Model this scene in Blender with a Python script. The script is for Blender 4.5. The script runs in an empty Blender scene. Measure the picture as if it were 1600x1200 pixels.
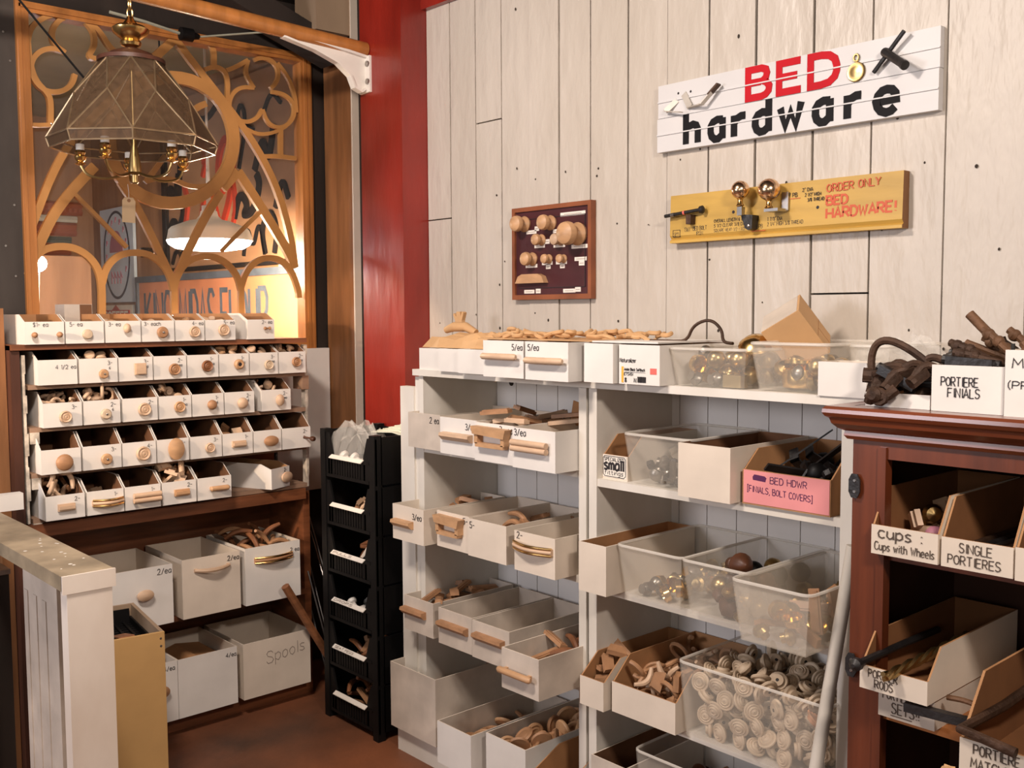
import bpy, math, random
from math import sin, cos, pi, radians
from mathutils import Vector, Matrix
random.seed(11)
SC = bpy.context.scene
COL = SC.collection

# ---------------------------------------------------------------- camera, world, lights, exposure
cam = bpy.data.objects.new('camera', bpy.data.cameras.new('camera')); COL.objects.link(cam)
cam.data.sensor_width = 36; cam.data.lens = 1575.6 / 1600 * 36; cam.data.clip_start = .05
_yaw, _pit, _rol = .734787, .0716929, -.0052486
_f = Vector((-cos(_yaw)*cos(_pit), sin(_yaw)*cos(_pit), -sin(_pit)))
_r0 = Vector((sin(_yaw), cos(_yaw), 0)); _u0 = _r0.cross(_f)
_r = cos(_rol)*_r0 + sin(_rol)*_u0; _u = -sin(_rol)*_r0 + cos(_rol)*_u0
cam.matrix_world = Matrix(((_r.x, _u.x, -_f.x, 0), (_r.y, _u.y, -_f.y, 0), (_r.z, _u.z, -_f.z, 1.6), (0, 0, 0, 1)))
SC.camera = cam
w = bpy.data.worlds.new('room_air'); SC.world = w; w.use_nodes = True
w.node_tree.nodes['Background'].inputs[0].default_value = (1.0, .90, .80, 1)
w.node_tree.nodes['Background'].inputs[1].default_value = .075
def area(name, loc, target, sx, sy, power, color):
    l = bpy.data.lights.new(name, 'AREA'); l.shape = 'RECTANGLE'; l.size = sx; l.size_y = sy
    l.energy = power; l.color = color
    o = bpy.data.objects.new(name, l); COL.objects.link(o); o.location = loc
    o.rotation_euler = (Vector(target) - Vector(loc)).to_track_quat('-Z', 'Y').to_euler(); return o
def point(name, loc, power, color, rad=.03):
    l = bpy.data.lights.new(name, 'POINT'); l.energy = power; l.color = color; l.shadow_soft_size = rad
    o = bpy.data.objects.new(name, l); COL.objects.link(o); o.location = loc; return o
area('shelf_lamp_light', (.1, 1.0, 2.40), (-1.9, 2.2, 1.1), .30, .12, 29, (1.0, .86, .76))
area('ceiling_tube_light', (-1.95, .4, 2.90), (-3.0, 1.8, 1.2), .5, .14, 58, (1.0, .86, .76))
area('soft_fill_left', (-3.0, -2.0, 1.95), (-1.9, 2.2, 1.1), 1.2, .8, 54, (.96, .93, 1.0))  # added soft fill, out of view, lifting the shelf interiors; no fixture there
area('soft_fill_right', (.5, -2.2, 1.9), (-2.2, 2.3, .9), 1.2, .6, 17, (1.0, .92, .85))  # second added fill, out of view, for the inner side panels
def spot(name, loc, target, power, color, deg, blend, rad):
    l = bpy.data.lights.new(name, 'SPOT'); l.energy = power; l.color = color; l.spot_size = radians(deg); l.spot_blend = blend; l.shadow_soft_size = rad
    o = bpy.data.objects.new(name, l); COL.objects.link(o); o.location = loc
    o.rotation_euler = (Vector(target) - Vector(loc)).to_track_quat('-Z', 'Y').to_euler(); return o
spot('shaded_lamp_light', (-2.75, -1.1, 1.95), (-3.66, 2.36, 1.12), 230, (1.0, .72, .48), 23, .3, .04)
point('pendant_bulb_light', (-4.62, 2.21, 1.835), 80, (1.0, .80, .55), .06)
point('far_bulb_light', (-5.2, 1.60, 1.845), 240, (.86, .93, 1.0), .04)
SC.view_settings.view_transform = 'Standard'; SC.view_settings.look = 'None'
SC.view_settings.exposure = 0.06; SC.view_settings.gamma = 1.0; SC.view_settings.use_curve_mapping = False
SC.cycles.transparent_max_bounces = 24; SC.cycles.max_bounces = 8

# ---------------------------------------------------------------- materials
MATS = {}
def mat(name, c, rough=.6, var=.12, scale=8, stretch=(1, 1, 1), bump=0.0, bscale=None, metal=0, spec=.4, alpha=1, emit=None, es=0, c2=None, coat=0):
    m = bpy.data.materials.new(name); m.use_nodes = True; nt = m.node_tree; N = nt.nodes; L = nt.links
    b = N['Principled BSDF']
    b.inputs['Roughness'].default_value = rough; b.inputs['Metallic'].default_value = metal
    b.inputs['Specular IOR Level'].default_value = spec; b.inputs['Alpha'].default_value = alpha
    if coat: b.inputs['Coat Weight'].default_value = coat; b.inputs['Coat Roughness'].default_value = .18
    tc = N.new('ShaderNodeTexCoord'); mp = N.new('ShaderNodeMapping'); mp.inputs['Scale'].default_value = stretch
    L.new(tc.outputs['Object'], mp.inputs['Vector'])
    no = N.new('ShaderNodeTexNoise'); no.inputs['Scale'].default_value = scale; no.inputs['Detail'].default_value = 6
    L.new(mp.outputs['Vector'], no.inputs['Vector'])
    ra = N.new('ShaderNodeValToRGB')
    a = c2 or tuple(x*(1-var) for x in c); d = tuple(min(1, x*(1+var*.5)) for x in c)
    ra.color_ramp.elements[0].position = .32; ra.color_ramp.elements[1].position = .68
    ra.color_ramp.elements[0].color = (*a, 1); ra.color_ramp.elements[1].color = (*d, 1)
    L.new(no.outputs['Fac'], ra.inputs['Fac']); L.new(ra.outputs['Color'], b.inputs['Base Color'])
    if bump:
        n2 = N.new('ShaderNodeTexNoise'); n2.inputs['Scale'].default_value = bscale or scale*3; n2.inputs['Detail'].default_value = 4
        L.new(mp.outputs['Vector'], n2.inputs['Vector'])
        bp = N.new('ShaderNodeBump'); bp.inputs['Strength'].default_value = bump; bp.inputs['Distance'].default_value = .01
        L.new(n2.outputs['Fac'], bp.inputs['Height']); L.new(bp.outputs['Normal'], b.inputs['Normal'])
    if emit: b.inputs['Emission Color'].default_value = (*emit, 1); b.inputs['Emission Strength'].default_value = es
    MATS[name] = m; return m
def srgb(r, g, b):
    f = lambda v: (v/255/12.92) if v/255 <= .04045 else ((v/255+.055)/1.055)**2.4
    return (f(r), f(g), f(b))
M = mat
M('wall_paint', (.53, .475, .415), .42, .10, 2.5, (1, 1, .35), 1.0, 15, spec=.5, c2=(.47, .415, .35))
M('wall_crack', (.035, .025, .018), .9)
M('red_paint', (.25, .017, .009), .33, .35, 5, (1, 1, .3), .35, 16, spec=.5, coat=.3)
M('dark_board', (.022, .014, .010), .75, .5, 5, (1, 1, .3), .2)
M('grey_board', (.060, .048, .040), .8, .45, 4, (1, 1, .4), .2)
M('brown_ply', (.27, .115, .042), .55, .4, 4, (4, 4, .5), .1)
M('tracery_wood', (.50, .235, .070), .45, .22, 5, (6, 1, 1), .06)
M('frame_wood', (.43, .165, .042), .40, .3, 6, (3, 3, .4), .08, coat=.3)
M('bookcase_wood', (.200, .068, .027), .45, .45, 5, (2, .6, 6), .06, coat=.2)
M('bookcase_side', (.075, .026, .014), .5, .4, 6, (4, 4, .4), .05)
M('insert_shelf', (.30, .185, .12), .6, .35, 6, (3, .5, 3))
M('chipped_white', (.62, .54, .44), .7, .5, 22, (1, 1, 1), .3)
M('box_white', (.74, .70, .65), .55, .07, 7, (1, 1, 1), .05, 20)
M('box_cream', (.70, .605, .50), .6, .12, 5, (1, 1, 1), .08, 16)
M('box_worn_shaded', (.58, .50, .42), .65, .22, 7, (1, 1, 1), .12, 18)  # for worn card, and for shaded white with the shade in its colour
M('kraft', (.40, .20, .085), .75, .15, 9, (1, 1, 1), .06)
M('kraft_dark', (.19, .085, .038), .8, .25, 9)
M('kraft_shaded', (.22, .094, .035), .75, .15, 9, (1, 1, 1), .06)  # kraft darkened: the shade inside the cabinet is put into its colour
M('kraft_light', (.56, .33, .155), .7, .12, 8)
M('pink_card', (.72, .27, .27), .6, .08, 8)
M('beadboard', (.76, .73, .70), .5, .08, 4, (1, 1, .5), .1, 18)
M('shelf_white', (.70, .66, .60), .5, .12, 4, (1, 1, .5), .12, 18, c2=(.60, .55, .47))
M('pale_wood', (.60, .41, .27), .5, .15, 9, (2, 2, 5), .03)
M('honey_wood', (.52, .30, .155), .45, .2, 9, (2, 2, 5), .03)
M('tan_wood', (.40, .21, .105), .5, .25, 10, (2, 2, 5), .03)
M('brown_wood', (.235, .092, .038), .5, .3, 10, (2, 2, 5), .03)
M('walnut_wood', (.085, .030, .013), .45, .35, 10, (2, 2, 5), .03)
M('spool_wood', (.56, .43, .30), .55, .14, 14, (1, 1, 1), .03)
M('spool_orange', (.58, .27, .13), .5, .14, 14)
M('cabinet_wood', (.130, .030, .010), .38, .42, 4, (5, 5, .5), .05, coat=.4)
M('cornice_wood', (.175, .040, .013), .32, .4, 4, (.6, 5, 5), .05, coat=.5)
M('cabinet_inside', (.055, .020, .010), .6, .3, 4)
M('amber_edge', (.42, .155, .045), .45, .3, 5, (.6, 4, 4))
M('black_plastic', (.005, .0045, .0045), .5, .3, 10, spec=.22)
M('black_iron', (.014, .012, .012), .45, .4, 20, bump=.2, spec=.5)
M('rust_iron', (.070, .036, .021), .6, .5, 22, bump=.4, metal=.35)
M('rust_light', (.15, .072, .034), .6, .4, 18, bump=.4, metal=.2)
M('steel', (.42, .40, .38), .32, .2, 20, metal=1)
M('brass', (.80, .52, .20), .22, .2, 12, metal=1)
M('aged_brass', (.48, .33, .14), .33, .35, 14, metal=1)
M('copper_ball', (.82, .55, .34), .20, .15, 12, metal=1)
M('pewter', (.30, .27, .23), .35, .3, 14, metal=.9)
M('white_paint', (.80, .75, .69), .45, .08, 6, bump=.1, bscale=18)
M('post_paint', (.84, .75, .66), .5, .10, 5, (1, 1, .5), .12, 14, c2=(.74, .63, .53))
M('rail_paint', (.34, .265, .175), .6, .35, 9, (1, 1, 1), .2, 22)
M('mdf_tan', (.50, .30, .115), .6, .10, 6)
M('ply_dull', (.33, .23, .15), .65, .2, 5, (1, 1, .4))
M('floor_red', (.19, .066, .029), .5, .55, 2.2, (1, 1, 1), .25, 14, c2=(.075, .036, .022), spec=.35)
M('ceiling_dark', (.025, .017, .013), .85, .4, 3)
M('sign_white', (.60, .585, .58), .4, .04, 6)
M('sign_red', (.48, .010, .018), .6, .08, 10, spec=.12)
M('sign_black', (.010, .009, .010), .6, .1, 10, spec=.12)
M('galvanised', (.62, .57, .50), .5, .15, 20, metal=.35)
M('sign_yellow', (.52, .32, .070), .45, .2, 6, (.6, 3, 3), .1)
M('raw_edge', (.22, .10, .04), .7)
M('ink_black', (.020, .016, .018), .6)
M('ink_brown', (.085, .060, .045), .7)
M('ink_orange', (.58, .10, .035), .5)
M('ink_purple', (.085, .012, .070), .5)
M('ink_grey', (.30, .25, .21), .7)
M('paper', (.78, .72, .64), .6, .05)
M('tag_paper', (.68, .50, .30), .65, .06)
M('label_orange', (.82, .42, .05), .5)
M('label_red', (.78, .15, .12), .5)
M('board_maroon', (.060, .013, .016), .42, .3, 8, spec=.5)
M('board_frame', (.24, .075, .030), .45, .3, 8)
M('chalk_white', (.70, .65, .58), .5)
M('lampshade_glass', (.095, .057, .032), .35, .25, 40, alpha=.72, spec=.3)
M('lead_came', (.42, .30, .18), .35, .2, 20, metal=.8)
M('candle_white', (.80, .78, .74), .5)
M('pendant_enamel', (.78, .70, .60), .35, .05, emit=(1, .80, .58), es=.12)
M('pendant_inside', (.85, .85, .9), .4, emit=(1.0, .95, .97), es=22)
M('bulb_glow', (1, 1, 1), .4, emit=(.88, .94, 1), es=40)
M('far_tan', (.34, .165, .078), .6, .25, 3, (4, 4, .4))
M('far_olive', (.30, .23, .12), .7, .2, 3)
M('far_grey', (.34, .33, .31), .7, .2, 3)
M('far_slate', (.05, .055, .06), .8, .5, 10)
M('mould_red', (.36, .095, .042), .5, .2, 6)
M('mould_white', (.66, .61, .52), .5)
M('mould_green', (.10, .105, .075), .6)
M('sign_orange', (.72, .265, .125), .5, .15, 5)
M('sign_slate', (.115, .135, .165), .5, .25, 14)
M('sign_blue', (.58, .66, .74), .45, .1, 6)
M('sign_navy', (.03, .035, .06), .5)
M('sign_mauve', (.42, .17, .22), .5, .2, 8)
M('script_red', (.42, .040, .018), .45, .2, 8)
M('script_tan', (.36, .185, .095), .6, .2, 4)
M('pale_green', (.62, .64, .52), .5, .1)
M('teal_wire', (.35, .35, .27), .5)
def glassy(name, c, a, rough):
    m = M(name, c, rough, .03, 5, alpha=a, spec=.6); return m
glassy('clear_plastic', (.80, .74, .64), .14, .16)
glassy('frost_plastic', (.76, .69, .58), .27, .3)
glassy('bin_rim', (.85, .80, .72), .42, .25)
glassy('plastic_bag', (.85, .82, .76), .22, .14)
m = M('window_glass', (.9, .9, .9), .05, .02, alpha=.02, spec=.25)

# ---------------------------------------------------------------- mesh helpers
class MB:
    def __init__(s): s.v = []; s.f = []; s.m = []
    def add(s, vs, fs, k=0):
        o = len(s.v); s.v += [tuple(p) for p in vs]
        for i, f in enumerate(fs):
            s.f.append(tuple(o+j for j in f)); s.m.append(k[i] if isinstance(k, (list, tuple)) else k)
        return s
    def box(s, x0, y0, z0, x1, y1, z1, k=0):   # k: one slot or six for -z,+z,-y,+y,-x,+x
        vs = [(x0,y0,z0),(x1,y0,z0),(x1,y1,z0),(x0,y1,z0),(x0,y0,z1),(x1,y0,z1),(x1,y1,z1),(x0,y1,z1)]
        return s.add(vs, [(3,2,1,0),(4,5,6,7),(0,1,5,4),(2,3,7,6),(3,0,4,7),(1,2,6,5)], k)
    def bar(s, p, q, a, b, up=(0, 0, 1), k=0):
        p = Vector(p); q = Vector(q); d = (q-p).normalized(); u = Vector(up)
        if abs(d.dot(u)) > .98: u = Vector((1, 0, 0))
        x = d.cross(u).normalized(); y = x.cross(d)
        vs = [c + sx*x*a/2 + sy*y*b/2 for c in (p, q) for sx, sy in ((-1,-1),(1,-1),(1,1),(-1,1))]
        return s.add(vs, [(3,2,1,0),(4,5,6,7),(0,1,5,4),(1,2,6,5),(2,3,7,6),(3,0,4,7)], k)
    def tube(s, path, r, n=8, k=0, closed=False):
        P = [Vector(p) for p in path]; m = len(P); R = r if isinstance(r, (list, tuple)) else [r]*m
        o = len(s.v); pu = None
        for i, p in enumerate(P):
            if closed: t = P[(i+1) % m] - P[i-1]
            else: t = P[min(i+1, m-1)] - P[max(i-1, 0)]
            t = t.normalized()
            if pu is None:
                u = Vector((0, 0, 1)) if abs(t.z) < .9 else Vector((1, 0, 0))
            else: u = pu
            u = (u - t*u.dot(t)).normalized(); pu = u; v = t.cross(u)
            for j in range(n):
                a = 2*pi*j/n; s.v.append(tuple(p + R[i]*(cos(a)*u + sin(a)*v)))
        for i in range(m if closed else m-1):
            i2 = (i+1) % m
            for j in range(n):
                j2 = (j+1) % n; s.f.append((o+i*n+j, o+i2*n+j, o+i2*n+j2, o+i*n+j2)[::-1]); s.m.append(k)
        if not closed:
            s.f.append(tuple(o+j for j in range(n))); s.m.append(k)
            s.f.append(tuple(o+(m-1)*n+j for j in range(n))[::-1]); s.m.append(k)
        return s
    def lathe(s, prof, c=(0, 0, 0), ax=(0, 0, 1), n=18, k=0, sx=1, sy=1, cap=True):
        c = Vector(c); ax = Vector(ax).normalized(); u = Vector((1, 0, 0)) if abs(ax.x) < .9 else Vector((0, 0, 1))
        u = (u - ax*u.dot(ax)).normalized(); v = ax.cross(u); o = len(s.v)
        for r, h in prof:
            for j in range(n):
                a = 2*pi*j/n; s.v.append(tuple(c + ax*h + r*(sx*cos(a)*u + sy*sin(a)*v)))
        for i in range(len(prof)-1):
            for j in range(n):
                j2 = (j+1) % n; s.f.append((o+i*n+j, o+i*n+j2, o+(i+1)*n+j2, o+(i+1)*n+j)); s.m.append(k)
        if cap:
            s.f.append(tuple(o+j for j in range(n))[::-1]); s.m.append(k)
            s.f.append(tuple(o+(len(prof)-1)*n+j for j in range(n))); s.m.append(k)
        return s
    def ball(s, c, r, n=12, k=0, sz=1):
        return s.lathe([(max(r*sin(pi*i/8), 1e-4), -r*sz*cos(pi*i/8)) for i in range(9)], c, n=n, k=k)
    def ribbon(s, pts, w, fr, d0, d1, k=0, closed=False):  # 2-D polyline -> flat bar; fr = (origin, u, v, n)
        O, U, V, Nn = fr; P = [Vector((a, b)) for a, b in pts]; m = len(P); o = len(s.v)
        for i, p in enumerate(P):
            if closed: a = P[i-1]; b = P[(i+1) % m]
            else: a = P[max(i-1, 0)]; b = P[min(i+1, m-1)]
            e1 = (p-a) if (p-a).length > 1e-9 else (b-p); e2 = (b-p) if (b-p).length > 1e-9 else (p-a)
            e1 = e1.normalized(); e2 = e2.normalized(); t = e1+e2
            t = t.normalized() if t.length > 1e-6 else e1
            nn = Vector((-t.y, t.x)); sc = min(1.6, 1/max(.4, nn.dot(Vector((-e1.y, e1.x)))))
            for sg in (1, -1):
                q = p + sg*nn*w/2*sc
                for d in (d0, d1): s.v.append(tuple(O + U*q.x + V*q.y + Nn*d))
        for i in range(m if closed else m-1):
            a = o+i*4; b = o+((i+1) % m)*4
            for q in ((a, b, b+1, a+1), (a+1, b+1, b+3, a+3), (a+3, b+3, b+2, a+2), (a+2, b+2, b, a)):
                s.f.append(q); s.m.append(k)
        if not closed:
            e = o+(m-1)*4
            s.f.append((o, o+1, o+3, o+2)); s.m.append(k); s.f.append((e, e+2, e+3, e+1)); s.m.append(k)
        return s
    def prism(s, poly, fr, d0, d1, k=0, k0=None, k1=None):
        O, U, V, Nn = fr; n = len(poly)
        vs = [O + U*a + V*b + Nn*d0 for a, b in poly] + [O + U*a + V*b + Nn*d1 for a, b in poly]
        fs = [tuple(range(n))[::-1], tuple(range(n, 2*n))] + [(i, (i+1) % n, n+(i+1) % n, n+i) for i in range(n)]
        return s.add(vs, fs, [k if k0 is None else k0, k if k1 is None else k1] + [k]*n)
    def mesh(s, name, mats, smooth=False):
        me = bpy.data.meshes.new(name); me.from_pydata(s.v, [], s.f)
        for mm in (mats if isinstance(mats, (list, tuple)) else [mats]): me.materials.append(MATS[mm])
        me.polygons.foreach_set('material_index', s.m)
        if smooth:
            me.polygons.foreach_set('use_smooth', [True]*len(s.f)); me.set_sharp_from_angle(angle=radians(38))
        me.update(); return me
    def build(s, name, mats, parent=None, smooth=False, loc=None, rz=0):
        o = bpy.data.objects.new(name, s.mesh(name, mats, smooth)); COL.objects.link(o)
        if parent: o.parent = parent
        if loc: o.location = loc
        if rz: o.rotation_euler = (0, 0, rz)
        return o
X, Y, Z = Vector((1, 0, 0)), Vector((0, 1, 0)), Vector((0, 0, 1))
def FR(o, u, v, n): return (Vector(o), Vector(u), Vector(v), Vector(n))
FRONT = FR((0, 0, 0), X, Z, -Y)          # the front face of anything that faces its own -y
def tag(o, label, cat, group=None):
    o['label'] = label; o['category'] = cat
    if group: o['group'] = group
    return o
def thing(name, label, cat, loc=(0, 0, 0), rz=0, group=None):
    o = bpy.data.objects.new(name, None); COL.objects.link(o); o.location = loc; o.rotation_euler = (0, 0, rz)
    o.empty_display_size = .05
    return tag(o, label, cat, group)
def struct(o): o['kind'] = 'structure'; return o
ORD = ['first', 'second', 'third', 'fourth', 'fifth', 'sixth', 'seventh', 'eighth', 'ninth', 'tenth']

# ---------------------------------------------------------------- a marker-pen alphabet
GL = {
'A':'0,0 2,6 4,0;1,2 3,2','B':'0,0 0,6 2.6,6 3.4,5.2 3.2,4 2.4,3.2 0,3.2;2.4,3.2 3.8,2.4 3.8,.9 2.8,0 0,0','C':'3.8,5 3,6 1.2,6 .2,4.6 .2,1.4 1.2,0 3,0 3.8,1',
'D':'0,0 0,6 2.2,6 3.6,4.6 3.8,2.4 3,.6 1.8,0 0,0','E':'3.6,6 0,6 0,0 3.6,0;0,3.1 3,3.1','F':'3.6,6 0,6 0,0;0,3.1 2.8,3.1','G':'3.8,5 3,6 1.2,6 .2,4.6 .2,1.4 1.2,0 3,0 3.8,1.2 3.8,2.6 2.2,2.6',
'H':'0,0 0,6;4,0 4,6;0,3 4,3','I':'1,0 1,6','J':'3,6 3,1.2 2,0 .8,0 0,1.2','K':'0,0 0,6;3.6,6 0,2.6;1.2,3.6 3.8,0','L':'0,6 0,0 3.4,0','M':'0,0 .4,6 2.2,2 4,6 4.4,0','N':'0,0 0,6 3.8,0 3.8,6',
'O':'2,6 .6,5.2 0,3 .6,.8 2,0 3.4,.8 4,3 3.4,5.2 2,6','P':'0,0 0,6 2.6,6 3.6,5 3.4,3.6 2.4,2.9 0,2.9','R':'0,0 0,6 2.6,6 3.6,5 3.4,3.6 2.4,2.9 0,2.9;1.6,2.9 3.8,0','S':'3.6,5.2 2.6,6 1,6 .1,4.8 .8,3.5 3,2.7 3.8,1.5 2.8,.2 1,0 0,1',
'T':'0,6 4,6;2,6 2,0','U':'0,6 0,1.4 1.2,0 2.8,0 3.8,1.4 3.8,6','V':'0,6 2,0 4,6','W':'0,6 1.2,0 2.4,4.4 3.6,0 4.8,6','X':'0,0 4,6;0,6 4,0','Y':'0,6 2,3 4,6;2,3 2,0','Z':'0,6 4,6 0,0 4,0','Q':'2,6 .6,5.2 0,3 .6,.8 2,0 3.4,.8 4,3 3.4,5.2 2,6;2.4,1.6 4,-.4',
'a':'3,4 1,4 .1,2.6 .3,.6 1.4,0 2.6,.8 3,2;3,4 3,0','b':'0,6 0,0 1.8,0 3,1 3,3 1.8,4 0,3','c':'3,3.4 2,4 .8,3.8 0,2.4 .4,.6 1.6,0 3,.6','d':'3,6 3,0;3,3.4 1.6,4 .4,3.4 0,2 .6,.4 1.8,0 3,.8','e':'.1,2.1 3,2.2 2.7,3.6 1.6,4.1 .4,3.4 0,2 .6,.4 1.8,0 3,.7',
'f':'2.4,5.6 1.6,6 .9,5.2 .9,0;0,3.6 2.2,3.6','g':'3,4 1.2,4 .1,2.8 .6,.8 2,.6 3,1.8;3,4 3,-1 2,-2 .6,-1.6','h':'0,0 0,6;0,2.6 1.2,3.9 2.4,3.8 2.9,2.8 2.9,0','i':'.6,0 .6,4;.6,5.2 .6,5.6','l':'.6,6 .6,0','m':'0,0 0,4;0,3 1,4 1.8,3.4 1.8,0;1.8,3.2 2.8,4 3.6,3.4 3.6,0','n':'0,0 0,4;0,2.8 1.4,4 2.6,3.4 2.8,0',
'o':'1.5,4 .3,3.2 0,2 .4,.6 1.5,0 2.7,.7 3,2 2.6,3.4 1.5,4','p':'0,4 0,-2;0,3.2 1.6,4 2.9,3 2.9,1.2 1.6,.1 0,.8','r':'0,0 0,4;0,2.6 1,3.8 2.2,4','s':'2.6,3.6 1.4,4 .3,3.3 .6,2.4 2.2,1.7 2.6,.8 1.4,0 0,.5','t':'1,5.6 1,.8 1.8,0 2.4,.3;0,4 2.2,4','u':'0,4 0,1.2 1,0 2.2,.4 2.9,1.6;2.9,4 2.9,0','w':'0,4 .9,0 1.9,3 2.9,0 3.9,4','k':'0,6 0,0;2.6,4 0,1.8;1,2.6 2.8,0','y':'0,4 1.4,.6;3,4 .6,-2','z':'0,4 2.8,4 0,0 2.8,0',
'0':'2,6 .6,5.2 0,3 .6,.8 2,0 3.2,.8 3.8,3 3.2,5.2 2,6','1':'.4,5 1.4,6 1.4,0','2':'.2,4.8 1.2,6 2.8,5.8 3.3,4.4 2.4,2.6 0,0 3.6,0','3':'.2,5.4 1.6,6 3,5.2 2.8,3.8 1.4,3.2 3,2.6 3.3,1 2,0 0,.6','4':'2.6,0 2.6,6 0,2 3.6,2','5':'3.2,6 .6,6 .3,3.4 2.2,3.6 3.2,2.2 2.6,.4 1,0 0,.6','6':'3,5.8 1.2,4.6 .2,2.2 .8,.3 2.2,0 3.2,1.2 2.8,2.7 1.4,3 .3,2','7':'0,6 3.4,6 1.2,0','8':'1.8,3.2 .4,4.4 .8,5.8 2.2,6 3,4.8 1.8,3.2 .3,1.8 .6,.3 2.4,0 3.2,1.4 1.8,3.2',
'-':'.2,3 2.6,3','.':'.4,0 .8,.3',',':'.8,.4 .3,-1','!':'.8,6 .7,1.8;.7,.1 .8,.5',':':'.6,3.6 .9,3.9;.6,.6 .9,.9','$':'3.4,5 2.4,5.6 .9,5.4 .4,4.2 3,2.2 3.2,1 2.2,.2 .4,.6;1.8,6.6 1.8,-.6','/':'0,-.4 2.8,6.2','[':'1.4,6.8 .2,6.8 .2,-.8 1.4,-.8',']':'0,6.8 1.2,6.8 1.2,-.8 0,-.8','"':'.3,6.4 .3,5.2;1.2,6.4 1.2,5.2','&':'3,0 .6,4.6 1.2,6 2.4,5.4 2,4 .2,2 .4,.6 1.6,0 3.2,1.8','(':'1.4,6.8 .3,4.6 .3,1.4 1.4,-.8',')':'0,6.8 1.1,4.6 1.1,1.4 0,-.8',' ':''}
def text_width(t, size):
    w_ = 0
    for ch in t:
        g = GL.get(ch, ''); mx = max([float(p.split(',')[0]) for st in g.split(';') for p in st.split()] or [2]); w_ += (mx+1.1)*size/6
    return w_
PENN = [0]
def pen(mb, t, x, z, size, th, fr=FRONT, off=.0008, k=0, jit=.12, width=None, slope=0, depth=.0006, wx=1):
    fx = wx
    if width: fx = width / text_width(t, size)
    rr = random.Random(t+str(x)); s_ = size/6; cx = x
    for ch in t:
        g = GL.get(ch, ''); mx = 2
        for st in g.split(';'):
            q = [tuple(map(float, p.split(','))) for p in st.split()]
            if not q: continue
            mx = max(mx if mx != 2 or ch == ' ' else 0, max(a for a, b in q))
            pts = [(cx + (a + rr.uniform(-jit, jit))*s_*fx, z + (b + rr.uniform(-jit, jit))*s_ + slope*(cx-x)) for a, b in q]
            PENN[0] += 1; mb.ribbon(pts, th, fr, off, off+depth+.00006*(PENN[0] % 5), k)
        cx += (mx+1.1)*s_*fx
    return mb
def chaikin(p, n=2, closed=False):
    for _ in range(n):
        q = [] if closed else [p[0]]
        for i in range(len(p) if closed else len(p)-1):
            a = p[i]; b = p[(i+1) % len(p)]
            q.append(tuple(.75*u+.25*v for u, v in zip(a, b))); q.append(tuple(.25*u+.75*v for u, v in zip(a, b)))
        if not closed: q.append(p[-1])
        p = q
    return p

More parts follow.
